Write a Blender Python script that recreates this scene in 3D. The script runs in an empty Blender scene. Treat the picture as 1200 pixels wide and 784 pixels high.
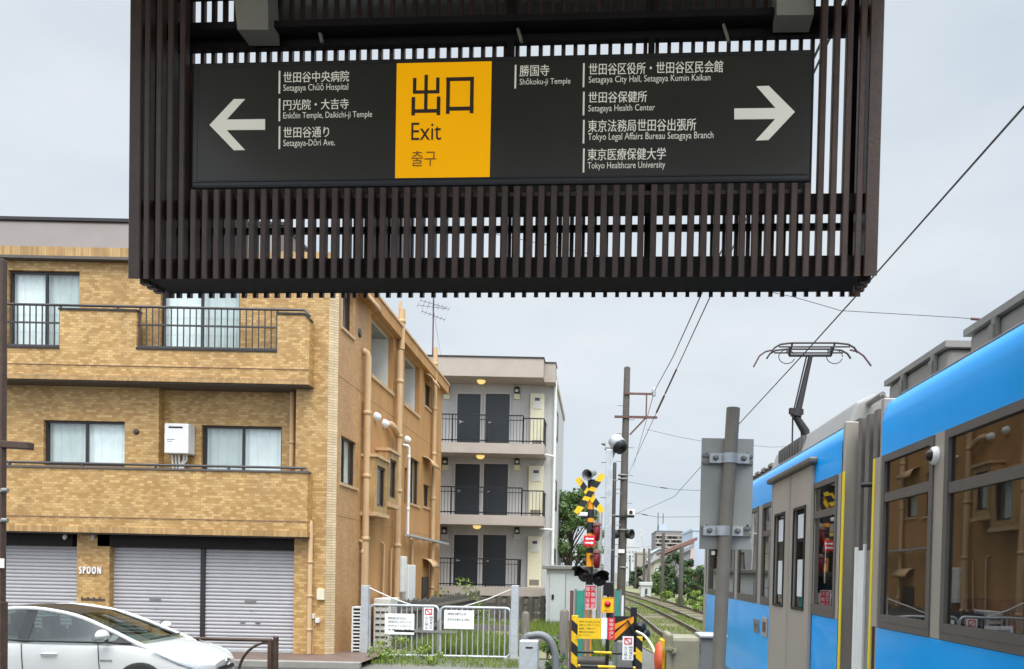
import bpy, bmesh, math, random
from mathutils import Vector, Matrix
random.seed(7)
R = math.radians
S = bpy.context.scene
COL = S.collection

# ------------------------------------------------------------------ camera
F, PPX, PPY = 900.0, 700.0, 689.0          # focal length and optical centre, in photo pixels
PITCH, ROLL = R(-1.2), R(1.2)
EYE = Vector((0, 0, 1.95))
_r, _u, _f = Vector((1, 0, 0)), Vector((0, -math.sin(PITCH), math.cos(PITCH))), Vector((0, math.cos(PITCH), math.sin(PITCH)))
RIGHT = _r * math.cos(ROLL) + _u * math.sin(ROLL)
UP = _u * math.cos(ROLL) - _r * math.sin(ROLL)
cam = bpy.data.cameras.new('camera')
camo = bpy.data.objects.new('camera', cam); COL.objects.link(camo)
camo.matrix_world = Matrix(((RIGHT.x, UP.x, -_f.x, EYE.x), (RIGHT.y, UP.y, -_f.y, EYE.y), (RIGHT.z, UP.z, -_f.z, EYE.z), (0, 0, 0, 1)))
cam.sensor_width = 36; cam.lens = F / 1200 * 36
cam.shift_x = -(PPX - 600) / 1200; cam.shift_y = (PPY - 392) / 1200
cam.clip_start = 0.05; cam.clip_end = 3000
S.camera = camo

# ------------------------------------------------------------------ sky, sun, exposure
SUN_EL, SUN_AZ = R(55), R(160)             # soft overcast sun, behind the viewer and a little to the right
w = bpy.data.worlds.new('World'); S.world = w; w.use_nodes = True
nt = w.node_tree; nt.nodes.clear()
def N(t, **k):
    n = nt.nodes.new(t)
    for a, b in k.items(): setattr(n, a, b)
    return n
sky = N('ShaderNodeTexSky', sky_type='NISHITA', sun_disc=False, sun_elevation=SUN_EL, sun_rotation=SUN_AZ, air_density=1.0, dust_density=2.0)
tc = N('ShaderNodeTexCoord'); sep = N('ShaderNodeSeparateXYZ'); nt.links.new(tc.outputs['Generated'], sep.inputs[0])
mp = N('ShaderNodeMapping'); mp.inputs['Scale'].default_value = (1.0, 1.0, 2.6); nt.links.new(tc.outputs['Generated'], mp.inputs[0])
nz = N('ShaderNodeTexNoise'); nz.inputs['Scale'].default_value = 2.3; nz.inputs['Detail'].default_value = 5; nz.inputs['Roughness'].default_value = .5
nt.links.new(mp.outputs[0], nz.inputs['Vector'])
cr = N('ShaderNodeValToRGB'); cr.color_ramp.elements[0].position = .3; cr.color_ramp.elements[1].position = .72
cr.color_ramp.elements[0].color = (.66, .75, .84, 1); cr.color_ramp.elements[1].color = (.90, .945, .985, 1)
nt.links.new(nz.outputs[0], cr.inputs[0])
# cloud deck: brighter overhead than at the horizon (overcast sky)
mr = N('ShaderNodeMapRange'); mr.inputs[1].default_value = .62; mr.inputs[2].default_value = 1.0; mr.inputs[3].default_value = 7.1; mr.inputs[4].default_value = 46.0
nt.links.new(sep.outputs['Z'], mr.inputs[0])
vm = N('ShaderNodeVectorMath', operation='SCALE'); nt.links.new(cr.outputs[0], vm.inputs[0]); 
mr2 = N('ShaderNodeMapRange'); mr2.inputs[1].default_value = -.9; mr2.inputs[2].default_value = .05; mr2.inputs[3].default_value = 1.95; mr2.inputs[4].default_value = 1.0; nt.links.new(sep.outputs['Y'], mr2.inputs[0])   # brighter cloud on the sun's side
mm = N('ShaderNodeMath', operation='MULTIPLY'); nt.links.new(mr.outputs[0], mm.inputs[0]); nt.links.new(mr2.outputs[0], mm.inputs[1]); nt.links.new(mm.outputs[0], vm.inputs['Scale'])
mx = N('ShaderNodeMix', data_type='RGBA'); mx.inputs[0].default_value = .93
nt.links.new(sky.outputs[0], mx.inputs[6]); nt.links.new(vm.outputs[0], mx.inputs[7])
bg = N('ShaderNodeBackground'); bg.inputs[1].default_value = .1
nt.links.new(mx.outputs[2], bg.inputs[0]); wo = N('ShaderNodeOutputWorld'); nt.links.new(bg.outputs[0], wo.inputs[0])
sl = bpy.data.lights.new('sun', 'SUN'); sl.energy = 1.7; sl.angle = R(35); sl.color = (1, .965, .91)
so = bpy.data.objects.new('sun', sl); COL.objects.link(so)
_sd = Vector((math.sin(SUN_AZ) * math.cos(SUN_EL), math.cos(SUN_AZ) * math.cos(SUN_EL), math.sin(SUN_EL)))
so.rotation_euler = _sd.to_track_quat('Z', 'Y').to_euler(); so.location = (0, -20, 40)
vs = S.view_settings; vs.view_transform = 'Standard'; vs.look = 'None'; vs.gamma = 1; vs.use_curve_mapping = False; vs.exposure = .45
S.cycles.max_bounces = 8; S.cycles.transparent_max_bounces = 16

# ------------------------------------------------------------------ where a direction seen from the viewpoint meets a plane
def ray(px, py): return RIGHT * ((px - PPX) / F) - UP * ((py - PPY) / F) + _f
def P(px, py, Y): d = ray(px, py); return EYE + d * (Y / d.y)
def PX(px, py, X): d = ray(px, py); return EYE + d * (X / d.x)
def G(px, py, z=0.0): d = ray(px, py); return EYE + d * ((z - EYE.z) / d.z)
def rect(x0, y0, x1, y1, Y):
    xm, ym = (x0 + x1) / 2, (y0 + y1) / 2
    return P(x0, ym, Y).x, P(x1, ym, Y).x, P(xm, y1, Y).z, P(xm, y0, Y).z      # X0 X1 Z0 Z1
def rectX(x0, y0, x1, y1, X):
    xm, ym = (x0 + x1) / 2, (y0 + y1) / 2
    return PX(x0, ym, X).y, PX(x1, ym, X).y, PX(xm, y1, X).z, PX(xm, y0, X).z  # Y0 Y1 Z0 Z1

# ------------------------------------------------------------------ materials
def new_mat(name):
    m = bpy.data.materials.new(name); m.use_nodes = True
    return m, m.node_tree, m.node_tree.nodes['Principled BSDF']
def mat(name, c, rough=.6, metal=0, var=.12, scale=6, bump=0, bscale=None, stretch=(1, 1, 1), emit=0, spec=.5, coat=0):
    m, t, b = new_mat(name)
    b.inputs['Roughness'].default_value = rough; b.inputs['Metallic'].default_value = metal
    b.inputs['Specular IOR Level'].default_value = spec
    if coat: b.inputs['Coat Weight'].default_value = coat; b.inputs['Coat Roughness'].default_value = .04
    if emit: b.inputs['Emission Color'].default_value = (*c, 1); b.inputs['Emission Strength'].default_value = emit
    if var:
        co = t.nodes.new('ShaderNodeTexCoord'); ma = t.nodes.new('ShaderNodeMapping'); ma.inputs['Scale'].default_value = stretch
        t.links.new(co.outputs['Object'], ma.inputs[0])
        n = t.nodes.new('ShaderNodeTexNoise'); n.inputs['Scale'].default_value = scale; n.inputs['Detail'].default_value = 6; n.inputs['Roughness'].default_value = .65
        t.links.new(ma.outputs[0], n.inputs['Vector'])
        r = t.nodes.new('ShaderNodeValToRGB'); r.color_ramp.elements[0].position = .3; r.color_ramp.elements[1].position = .7
        r.color_ramp.elements[0].color = (*[max(0, v * (1 - var)) for v in c], 1); r.color_ramp.elements[1].color = (*[min(1, v * (1 + var)) for v in c], 1)
        t.links.new(n.outputs[0], r.inputs[0]); t.links.new(r.outputs[0], b.inputs['Base Color'])
        if bump:
            bn = t.nodes.new('ShaderNodeTexNoise'); bn.inputs['Scale'].default_value = bscale or scale * 6; bn.inputs['Detail'].default_value = 4
            t.links.new(ma.outputs[0], bn.inputs['Vector'])
            bb = t.nodes.new('ShaderNodeBump'); bb.inputs['Strength'].default_value = bump; bb.inputs['Distance'].default_value = .02
            t.links.new(bn.outputs[0], bb.inputs['Height']); t.links.new(bb.outputs[0], b.inputs['Normal'])
    else: b.inputs['Base Color'].default_value = (*c, 1)
    return m
def brick_mat(name, c1, c2, cm, bw, bh, mortar=.004, rough=.55, big=.12, bump=.35):
    m, t, b = new_mat(name); L = t.links.new
    co = t.nodes.new('ShaderNodeTexCoord'); s = t.nodes.new('ShaderNodeSeparateXYZ'); L(co.outputs['Object'], s.inputs[0])
    a = t.nodes.new('ShaderNodeMath'); a.operation = 'ADD'; L(s.outputs[0], a.inputs[0]); L(s.outputs[1], a.inputs[1])
    cb = t.nodes.new('ShaderNodeCombineXYZ'); L(a.outputs[0], cb.inputs[0]); L(s.outputs[2], cb.inputs[1])
    k = t.nodes.new('ShaderNodeTexBrick'); L(cb.outputs[0], k.inputs['Vector'])
    k.inputs['Scale'].default_value = 1; k.inputs['Brick Width'].default_value = bw; k.inputs['Row Height'].default_value = bh
    k.inputs['Mortar Size'].default_value = mortar; k.inputs['Mortar Smooth'].default_value = .2; k.inputs['Bias'].default_value = -.15
    k.inputs['Color1'].default_value = (*c1, 1); k.inputs['Color2'].default_value = (*c2, 1); k.inputs['Mortar'].default_value = (*cm, 1)
    # clusters of lighter and darker tiles plus slight weathering
    n = t.nodes.new('ShaderNodeTexNoise'); n.inputs['Scale'].default_value = 3.2; n.inputs['Detail'].default_value = 3; L(cb.outputs[0], n.inputs['Vector'])
    n2 = t.nodes.new('ShaderNodeTexNoise'); n2.inputs['Scale'].default_value = .5; n2.inputs['Detail'].default_value = 5
    mp2 = t.nodes.new('ShaderNodeMapping'); mp2.inputs['Scale'].default_value = (3, .6, 1); L(cb.outputs[0], mp2.inputs[0]); L(mp2.outputs[0], n2.inputs['Vector'])
    r = t.nodes.new('ShaderNodeMapRange'); r.inputs[1].default_value = .3; r.inputs[2].default_value = .7; r.inputs[3].default_value = 1 - big; r.inputs[4].default_value = 1 + big; L(n.outputs[0], r.inputs[0])
    r2 = t.nodes.new('ShaderNodeMapRange'); r2.inputs[1].default_value = .3; r2.inputs[2].default_value = .7; r2.inputs[3].default_value = .86; r2.inputs[4].default_value = 1.08; L(n2.outputs[0], r2.inputs[0])
    mu = t.nodes.new('ShaderNodeMath'); mu.operation = 'MULTIPLY'; L(r.outputs[0], mu.inputs[0]); L(r2.outputs[0], mu.inputs[1])
    v = t.nodes.new('ShaderNodeVectorMath'); v.operation = 'SCALE'; L(k.outputs['Color'], v.inputs[0]); L(mu.outputs[0], v.inputs['Scale'])
    L(v.outputs[0], b.inputs['Base Color']); b.inputs['Roughness'].default_value = rough
    bb = t.nodes.new('ShaderNodeBump'); bb.inputs['Strength'].default_value = bump; bb.inputs['Distance'].default_value = .01; bb.invert = True
    L(k.outputs['Fac'], bb.inputs['Height']); L(bb.outputs[0], b.inputs['Normal'])
    return m
def glass_mat(name, tint, ior=1.55, rough=.015, wave=.0):
    m = bpy.data.materials.new(name); m.use_nodes = True; t = m.node_tree; t.nodes.clear(); L = t.links.new
    o = t.nodes.new('ShaderNodeOutputMaterial'); mix = t.nodes.new('ShaderNodeMixShader'); lw = t.nodes.new('ShaderNodeLayerWeight'); lw.inputs[0].default_value = .5; pw = t.nodes.new('ShaderNodeMath'); pw.operation = 'POWER'; pw.inputs[1].default_value = 5; L(lw.outputs['Facing'], pw.inputs[0])
    fr = t.nodes.new('ShaderNodeMapRange'); fr.inputs[3].default_value = 2 * ((ior - 1) / (ior + 1)) ** 2; fr.inputs[4].default_value = 1.0; L(pw.outputs[0], fr.inputs[0])      # Schlick, both faces of the pane
    tr = t.nodes.new('ShaderNodeBsdfTransparent'); tr.inputs[0].default_value = (*tint, 1)
    gl = t.nodes.new('ShaderNodeBsdfGlossy'); gl.inputs['Roughness'].default_value = rough
    if wave:
        n = t.nodes.new('ShaderNodeTexNoise'); n.inputs['Scale'].default_value = 1.6; n.inputs['Detail'].default_value = 1
        co = t.nodes.new('ShaderNodeTexCoord'); L(co.outputs['Object'], n.inputs['Vector'])
        bb = t.nodes.new('ShaderNodeBump'); bb.inputs['Strength'].default_value = wave; bb.inputs['Distance'].default_value = .01; L(n.outputs[0], bb.inputs['Height'])
        L(bb.outputs[0], gl.inputs['Normal'])
    L(fr.outputs[0], mix.inputs[0]); L(tr.outputs[0], mix.inputs[1]); L(gl.outputs[0], mix.inputs[2]); L(mix.outputs[0], o.inputs[0])
    return m
def leaf_mat(name, c, var=.45, trans=.25):
    m, t, b = new_mat(name); L = t.links.new
    g = t.nodes.new('ShaderNodeNewGeometry'); r = t.nodes.new('ShaderNodeValToRGB')
    r.color_ramp.elements[0].color = (*[v * (1 - var) for v in c], 1); r.color_ramp.elements[1].color = (*[v * (1 + var) for v in c], 1)
    L(g.outputs['Random Per Island'], r.inputs[0]); L(r.outputs[0], b.inputs['Base Color']); b.inputs['Roughness'].default_value = .55
    tl = t.nodes.new('ShaderNodeBsdfTranslucent'); L(r.outputs[0], tl.inputs[0]); mix = t.nodes.new('ShaderNodeMixShader'); mix.inputs[0].default_value = trans
    L(b.outputs[0], mix.inputs[1]); L(tl.outputs[0], mix.inputs[2]); L(mix.outputs[0], t.nodes['Material Output'].inputs[0])
    return m
def ground_mat(name, ca, cb, cc, scale, bump=.4, rough=.9, stretch=(1, 1, 1)):
    m, t, b = new_mat(name); L = t.links.new
    co = t.nodes.new('ShaderNodeTexCoord'); ma = t.nodes.new('ShaderNodeMapping'); ma.inputs['Scale'].default_value = stretch; L(co.outputs['Object'], ma.inputs[0])
    n = t.nodes.new('ShaderNodeTexNoise'); n.inputs['Scale'].default_value = scale; n.inputs['Detail'].default_value = 9; n.inputs['Roughness'].default_value = .7; L(ma.outputs[0], n.inputs['Vector'])
    r = t.nodes.new('ShaderNodeValToRGB'); e = r.color_ramp.elements; e[0].position = .36; e[0].color = (*ca, 1); e[1].position = .66; e[1].color = (*cb, 1); x = e.new(.5); x.color = (*cc, 1)
    L(n.outputs[0], r.inputs[0]); L(r.outputs[0], b.inputs['Base Color']); b.inputs['Roughness'].default_value = rough
    n2 = t.nodes.new('ShaderNodeTexNoise'); n2.inputs['Scale'].default_value = scale * 12; n2.inputs['Detail'].default_value = 3; L(ma.outputs[0], n2.inputs['Vector'])
    bb = t.nodes.new('ShaderNodeBump'); bb.inputs['Strength'].default_value = bump; bb.inputs['Distance'].default_value = .03; L(n2.outputs[0], bb.inputs['Height']); L(bb.outputs[0], b.inputs['Normal'])
    return m
def stripe_mat(name, c1, c2, period, axis=2, slant=0.0, rough=.45):
    m, t, b = new_mat(name); L = t.links.new
    co = t.nodes.new('ShaderNodeTexCoord'); s = t.nodes.new('ShaderNodeSeparateXYZ'); L(co.outputs['Object'], s.inputs[0])
    k = t.nodes.new('ShaderNodeMath'); k.operation = 'MULTIPLY_ADD'; L(s.outputs[0 if axis == 2 else 2], k.inputs[0]); k.inputs[1].default_value = slant; L(s.outputs[axis], k.inputs[2])
    d = t.nodes.new('ShaderNodeMath'); d.operation = 'DIVIDE'; L(k.outputs[0], d.inputs[0]); d.inputs[1].default_value = period
    f = t.nodes.new('ShaderNodeMath'); f.operation = 'FRACT'; L(d.outputs[0], f.inputs[0])
    g = t.nodes.new('ShaderNodeMath'); g.operation = 'GREATER_THAN'; g.inputs[1].default_value = .5; L(f.outputs[0], g.inputs[0])
    x = t.nodes.new('ShaderNodeMix'); x.data_type = 'RGBA'; L(g.outputs[0], x.inputs[0]); x.inputs[6].default_value = (*c1, 1); x.inputs[7].default_value = (*c2, 1)
    n = t.nodes.new('ShaderNodeTexNoise'); n.inputs['Scale'].default_value = 25; n.inputs['Detail'].default_value = 5; L(co.outputs['Object'], n.inputs['Vector'])
    r2 = t.nodes.new('ShaderNodeMapRange'); r2.inputs[1].default_value = .3; r2.inputs[2].default_value = .7; r2.inputs[3].default_value = .75; r2.inputs[4].default_value = 1.1; L(n.outputs[0], r2.inputs[0])
    v = t.nodes.new('ShaderNodeVectorMath'); v.operation = 'SCALE'; L(x.outputs[2], v.inputs[0]); L(r2.outputs[0], v.inputs['Scale']); L(v.outputs[0], b.inputs['Base Color'])
    b.inputs['Roughness'].default_value = rough
    return m

M = dict(
    slat=mat('slat_brown', (.066, .039, .028), .40, .0, .25, 9, .08, 60, spec=.35),
    slat_dark=mat('beam_dark_brown', (.014, .010, .009), .6, 0, .2, spec=.2),
    panel=mat('sign_face_charcoal', (.040, .036, .027), .28, 0, .1, 3, spec=.35),
    panel_edge=mat('sign_edge', (.018, .019, .021), .4),
    cream=mat('cream_lettering', (.80, .75, .62), .5, 0, 0, emit=.16),
    yellow_lit=mat('backlit_yellow', (.80, .36, .0), .6, 0, .04, 4, emit=.42, spec=.15),
    brown_ink=mat('dark_brown_lettering', (.035, .02, .008), .5, 0, 0),
    olive_ink=mat('olive_lettering', (.20, .10, .008), .5, 0, 0),
    beige_steel=mat('beige_steel', (.30, .27, .21), .5, 0, .12, 4),
    brick=brick_mat('tan_tile', (.40, .222, .068), (.63, .42, .175), (.34, .21, .095), .11, .054, big=.06),
    brick_side=brick_mat('orange_tile', (.46, .248, .10), (.55, .32, .145), (.38, .215, .10), .11, .054, .004, .6, .06, .1),
    soldier=brick_mat('soldier_tile', (.37, .21, .075), (.52, .34, .14), (.28, .18, .09), .054, .3, .004),
    quoin=brick_mat('cream_tile', (.56, .42, .25), (.66, .53, .35), (.36, .26, .15), 3, .054, .008),
    render_or=mat('orange_render', (.45, .235, .086), .85, 0, .17, 1.3, .25, 120, (1.6, 1.6, .3)),
    mansard=mat('grey_mansard', (.165, .14, .128), .7, 0, .08, 1.2, .1, 30),
    dark_metal=mat('dark_bronze', (.030, .026, .027), .4, .2, .15),
    rail_metal=mat('rail_grey_brown', (.065, .058, .058), .45, .2, .15),
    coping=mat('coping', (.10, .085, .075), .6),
    shutter=mat('shutter_silver', (.43, .42, .43), .42, .15, .05, 3),
    tan_pipe=mat('tan_pipe', (.53, .35, .185), .5, 0, .14, 3, stretch=(2, 2, .5)),
    white_paint=mat('white_paint', (.74, .74, .72), .5, 0, .06, 4),
    offwhite=mat('off_white_plaster', (.62, .61, .57), .8, 0, .06, 3),
    curtain=mat('curtain', (.88, .93, .93), .9, 0, .06, 3),
    curtain_dim=mat('curtain_grey', (.60, .66, .65), .9, 0, .08, 3),
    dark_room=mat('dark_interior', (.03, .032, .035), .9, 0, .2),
    letters=mat('white_letters', (.82, .82, .82), .4, 0, 0),
    glass=glass_mat('window_glass', (.92, .96, .96), 1.5),
    glass_tram=glass_mat('tram_glass', (.40, .37, .33), 1.72, .01, .12),
    glass_car=glass_mat('car_glass', (.36, .43, .41), 1.55),
    siding=mat('grey_siding', (.47, .465, .46), .6, 0, .09, 1.5, stretch=(1.5, 1.5, .4)),
    taupe=mat('taupe_fascia', (.40, .345, .30), .7, 0, .06, 2),
    slab_under=mat('slab_soffit', (.40, .385, .36), .8),
    door_slate=mat('slate_door', (.017, .024, .032), .42, 0, .1),
    black_metal=mat('black_metal', (.02, .02, .023), .4, .3, .2),
    cream_box=mat('cream_cabinet', (.66, .62, .45), .5, 0, .05),
    lamp_lit=mat('lit_lamp', (1.0, .72, .25), .4, 0, 0, emit=.55),
    shed=mat('shed_grey', (.47, .50, .50), .5, 0, .06, 1.5),
    galv=mat('galvanised', (.48, .50, .52), .42, .35, .15, 8),
    galv_dark=mat('weathered_steel', (.23, .225, .21), .5, .3, .15, 8),
    plate=mat('sign_back_grey', (.37, .365, .345), .5, .25, .07, 5),
    post_brown=mat('grey_brown_post', (.23, .205, .17), .5, .1, .14, 6),
    concrete=mat('concrete', (.27, .255, .23), .85, 0, .14, 5, .2),
    concrete_pole=mat('brown_concrete_pole', (.062, .053, .044), .8, 0, .22, 3, .2),
    rust=mat('rust_red_steel', (.13, .058, .05), .7, 0, .2),
    wood=mat('grey_wood', (.17, .15, .125), .9, 0, .3, 5, .3, 40, (4, 4, .6)),
    wood_dark=mat('dark_wood', (.10, .092, .08), .9, 0, .3, 5, .3, 40, (4, 4, .6)),
    tramblue=mat('tram_blue', (.0, .37, .93), .22, 0, .07, .9, .05, 1.3, coat=.14, spec=.15),
    tramgrey=mat('tram_warm_grey', (.36, .325, .285), .4, .1, .09, 1.6, stretch=(1, 1, .3)),
    tramframe=mat('tram_frame_grey', (.115, .107, .10), .45, .2, .1),
    tramroof=mat('tram_roof_grey', (.31, .30, .285), .55, 0, .08, 2),
    roofbox=mat('roof_box_grey', (.27, .26, .24), .55, .1, .08, 3),
    bellows=mat('bellows_grey', (.15, .135, .12), .7, 0, .12, 6),
    yellow=mat('safety_yellow', (.80, .50, .01), .45, 0, .1, 6),
    tram_yellow=mat('yellow_trim', (.82, .62, .03), .5, 0, .05),
    orange=mat('signal_orange', (.80, .29, .01), .45, 0, .1, 5),
    red=mat('sign_red', (.62, .02, .03), .4, 0, .06, 6),
    dim_lens=mat('unlit_lens', (.02, .005, .006), .3, 0, .1), red_lamp=mat('red_lens', (.17, .008, .014), .2, 0, .1),
    orange_red=mat('orange_red_disc', (.66, .10, .03), .45, 0, .1),
    signwhite=mat('sign_white', (.78, .78, .77), .45, 0, .05, 5),
    black=mat('black_matt', (.012, .012, .013), .55, 0, .2),
    black_ink=mat('black_lettering', (.02, .02, .02), .6, 0, 0),
    teal=mat('green_mesh', (.03, .26, .19), .7, 0, .15),
    machine=mat('machine_beige', (.27, .245, .17), .5, 0, .12, 5),
    cabinet_grey=mat('cabinet_grey', (.17, .175, .18), .5, 0, .12, 5),
    carwhite=mat('pearl_white', (.56, .56, .545), .25, 0, .02, 2, coat=.5),
    car_dark=mat('black_trim', (.012, .012, .013), .3, 0, 0),
    rubber=mat('tyre_rubber', (.02, .02, .02), .85, 0, .2),
    seat=mat('grey_seat', (.20, .20, .19), .9, 0, .1),
    seat_beige=mat('beige_trim', (.42, .36, .24), .8, 0, .1),
    chrome=mat('bright_metal', (.6, .6, .62), .15, 1, .05),
    headlamp=mat('headlamp', (.70, .74, .78), .12, .2, .2, 22),
    wire=mat('wire_black', (.03, .03, .032), .5, 0, 0),
    insul=mat('insulator_brown', (.10, .045, .05), .5, 0, .1),
    sleeper=mat('sleeper_wood', (.15, .12, .085), .9, 0, .3, 5, .3, 40), rail_steel=mat('rail_rust_steel', (.12, .08, .055), .5, .5, .25, 10),
    rail_head=mat('rail_worn_head', (.30, .27, .24), .35, .8, .15, 10),
    seat_blue=mat('blue_seat', (.02, .08, .30), .8, 0, .1),
    poster=mat('poster_white', (.62, .64, .66), .6, 0, .15, 3),
    blueposter=mat('poster_blue', (.03, .06, .30), .6, 0, .1),
    leaf=leaf_mat('leaf_green', (.10, .165, .045)),
    leaf_dark=leaf_mat('leaf_dark_green', (.052, .092, .036)),
    leaf_light=leaf_mat('leaf_light_green', (.20, .28, .05)),
    grass=leaf_mat('grass_blade', (.19, .25, .05), .4, .35),
    bark=mat('bark', (.09, .07, .05), .9, 0, .3, 6, .5, 30),
    asphalt=ground_mat('asphalt', (.04, .04, .042), (.075, .073, .07), (.055, .054, .053), 3, .3, .9),
    brickpave=brick_mat('red_paving', (.20, .085, .06), (.27, .12, .085), (.15, .10, .08), .2, .1, .005),
    earth=ground_mat('earth', (.13, .11, .08), (.22, .19, .14), (.16, .14, .10), 1.2, .6),
    turf=ground_mat('turf', (.11, .15, .035), (.20, .24, .07), (.20, .18, .11), 1.1, .7),
    ballast=ground_mat('ballast', (.19, .145, .11), (.33, .27, .20), (.17, .20, .07), 2.5, 1.0),
    ground=ground_mat('far_ground', (.12, .115, .10), (.17, .16, .14), (.14, .135, .12), .4, .2),
    pink=mat('pink_wall', (.56, .42, .38), .8, 0, .05), tile_red=mat('rust_roof', (.20, .11, .09), .8, 0, .15),
    awning=mat('red_awning', (.52, .10, .12), .7, 0, .06), bluegrey=mat('blue_grey_wall', (.42, .48, .56), .7, 0, .05),
    midgrey=mat('mid_grey_wall', (.22, .225, .24), .7, 0, .08), darkgrey=mat('dark_grey_tower', (.20, .19, .195), .8, 0, .06),
    palewall=mat('pale_wall', (.50, .51, .50), .8, 0, .06), beigewall=mat('beige_wall', (.36, .32, .27), .8, 0, .06), creamwall=mat('cream_wall', (.50, .47, .40), .8, 0, .05),
)

# ------------------------------------------------------------------ mesh building
class MB:
    def __init__(s): s.v = []; s.f = []; s.sm = []
    def add(s, vs, fs, smooth=False):
        k = len(s.v); s.v += [tuple(q) for q in vs]; s.f += [tuple(i + k for i in q) for q in fs]; s.sm += [smooth] * len(fs); return s
    def box(s, x0, x1, y0, y1, z0, z1):
        if x0 > x1: x0, x1 = x1, x0
        if y0 > y1: y0, y1 = y1, y0
        if z0 > z1: z0, z1 = z1, z0
        return s.add([(x0, y0, z0), (x1, y0, z0), (x1, y1, z0), (x0, y1, z0), (x0, y0, z1), (x1, y0, z1), (x1, y1, z1), (x0, y1, z1)],
                     [(0, 3, 2, 1), (4, 5, 6, 7), (0, 1, 5, 4), (1, 2, 6, 5), (2, 3, 7, 6), (3, 0, 4, 7)])
    def tube(s, pts, r, n=8, cap=True):
        pts = [Vector(p) for p in pts]; rs = r if isinstance(r, (list, tuple)) else [r] * len(pts)
        vs = []; t0 = (pts[1] - pts[0]).normalized()
        a = t0.cross(Vector((0, 0, 1)));  a = a.normalized() if a.length > 1e-3 else Vector((1, 0, 0))
        for i, p in enumerate(pts):
            t = (pts[min(i + 1, len(pts) - 1)] - pts[max(i - 1, 0)])
            t = t.normalized() if t.length > 1e-9 else t0
            a = a - t * a.dot(t); a = a.normalized() if a.length > 1e-6 else t.orthogonal().normalized()
            b = t.cross(a)
            for k in range(n):
                q = 2 * math.pi * k / n; vs.append(p + (a * math.cos(q) + b * math.sin(q)) * rs[i])
        fs = [(i * n + k, i * n + (k + 1) % n, (i + 1) * n + (k + 1) % n, (i + 1) * n + k) for i in range(len(pts) - 1) for k in range(n)]
        s.add(vs, fs, True)
        if cap:
            s.add(vs[:n], [tuple(reversed(range(n)))]); s.add(vs[-n:], [tuple(range(n))])
        return s
    def bar(s, p, q, wx, wz, up=(0, 0, 1)):       # rectangular bar from p to q
        p, q = Vector(p), Vector(q); t = (q - p).normalized(); a = t.cross(Vector(up))
        a = a.normalized() if a.length > 1e-4 else Vector((1, 0, 0)); b = a.cross(t)
        vs = [c + a * (i * wx / 2) + b * (j * wz / 2) for c in (p, q) for i, j in ((-1, -1), (1, -1), (1, 1), (-1, 1))]
        return s.add(vs, [(0, 3, 2, 1), (4, 5, 6, 7), (0, 1, 5, 4), (1, 2, 6, 5), (2, 3, 7, 6), (3, 0, 4, 7)])
    def prism(s, poly, ext):                      # closed polygon (3D points), extruded by vector ext
        n = len(poly); e = Vector(ext); vs = [Vector(p) for p in poly] + [Vector(p) + e for p in poly]
        s.add(vs, [tuple(range(n)), tuple(reversed(range(n, 2 * n)))] + [(i, i + n, (i + 1) % n + n, (i + 1) % n) for i in range(n)]); return s
    def lathe(s, base, axis, prof, n=20):         # prof: (distance along axis, radius)
        base, ax = Vector(base), Vector(axis).normalized(); a = ax.orthogonal().normalized(); b = ax.cross(a); vs = []
        for h, r in prof:
            for k in range(n): q = 2 * math.pi * k / n; vs.append(base + ax * h + (a * math.cos(q) + b * math.sin(q)) * r)
        m = len(prof)
        s.add(vs, [(i * n + k, i * n + (k + 1) % n, (i + 1) * n + (k + 1) % n, (i + 1) * n + k) for i in range(m - 1) for k in range(n)], True)
        if prof[0][1] > 1e-4: s.add(vs[:n], [tuple(reversed(range(n)))])
        if prof[-1][1] > 1e-4: s.add(vs[-n:], [tuple(range(n))])
        return s
    def grid(s, rows, smooth=True, close=False):  # rows of equal length
        n = len(rows[0]); vs = [p for r in rows for p in r]
        s.add(vs, [(i * n + k, i * n + k + 1, (i + 1) * n + k + 1, (i + 1) * n + k) for i in range(len(rows) - 1) for k in range(n - 1)], smooth); return s
    def build(s, name, m, parent=None, bevel=0, solid=0, sub=0, fix=True):
        me = bpy.data.meshes.new(name); o = bpy.data.objects.new(name, me); COL.objects.link(o)
        vs = [Vector(q) for q in s.v]
        if parent is not None:
            inv = RT[parent.name].inverted(); vs = [inv @ q for q in vs]; o.parent = parent; RT[o.name] = RT[parent.name]
        else:
            b0 = Vector((sum(q.x for q in vs) / len(vs), sum(q.y for q in vs) / len(vs), min(q.z for q in vs)))
            vs = [q - b0 for q in vs]; o.location = b0; RT[o.name] = Matrix.Translation(b0)
        me.from_pydata([tuple(q) for q in vs], [], s.f); me.update()
        me.polygons.foreach_set('use_smooth', s.sm)
        if fix:
            bm = bmesh.new(); bm.from_mesh(me); bmesh.ops.recalc_face_normals(bm, faces=bm.faces); bm.to_mesh(me); bm.free()
        me.materials.append(m)
        if solid: k = o.modifiers.new('thickness', 'SOLIDIFY'); k.thickness = solid; k.offset = 0
        if sub: k = o.modifiers.new('subdivide', 'SUBSURF'); k.levels = sub; k.render_levels = sub
        if bevel: k = o.modifiers.new('bevel', 'BEVEL'); k.width = bevel; k.segments = 2; k.limit_method = 'ANGLE'
        return o
RT = {}
def tag(o, label=None, cat=None, group=None, kind=None):
    for k, v in (('label', label), ('category', cat), ('group', group), ('kind', kind)):
        if v: o[k] = v
    return o
def thing(name, label, cat, loc=(0, 0, 0), rz=0, group=None):
    o = bpy.data.objects.new(name, None); COL.objects.link(o); o.location = loc; o.rotation_euler = (0, 0, rz)
    o.empty_display_size = .2
    RT[o.name] = Matrix.Translation(Vector(loc)) @ Matrix.Rotation(rz, 4, 'Z')
    return tag(o, label, cat, group)
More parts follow.
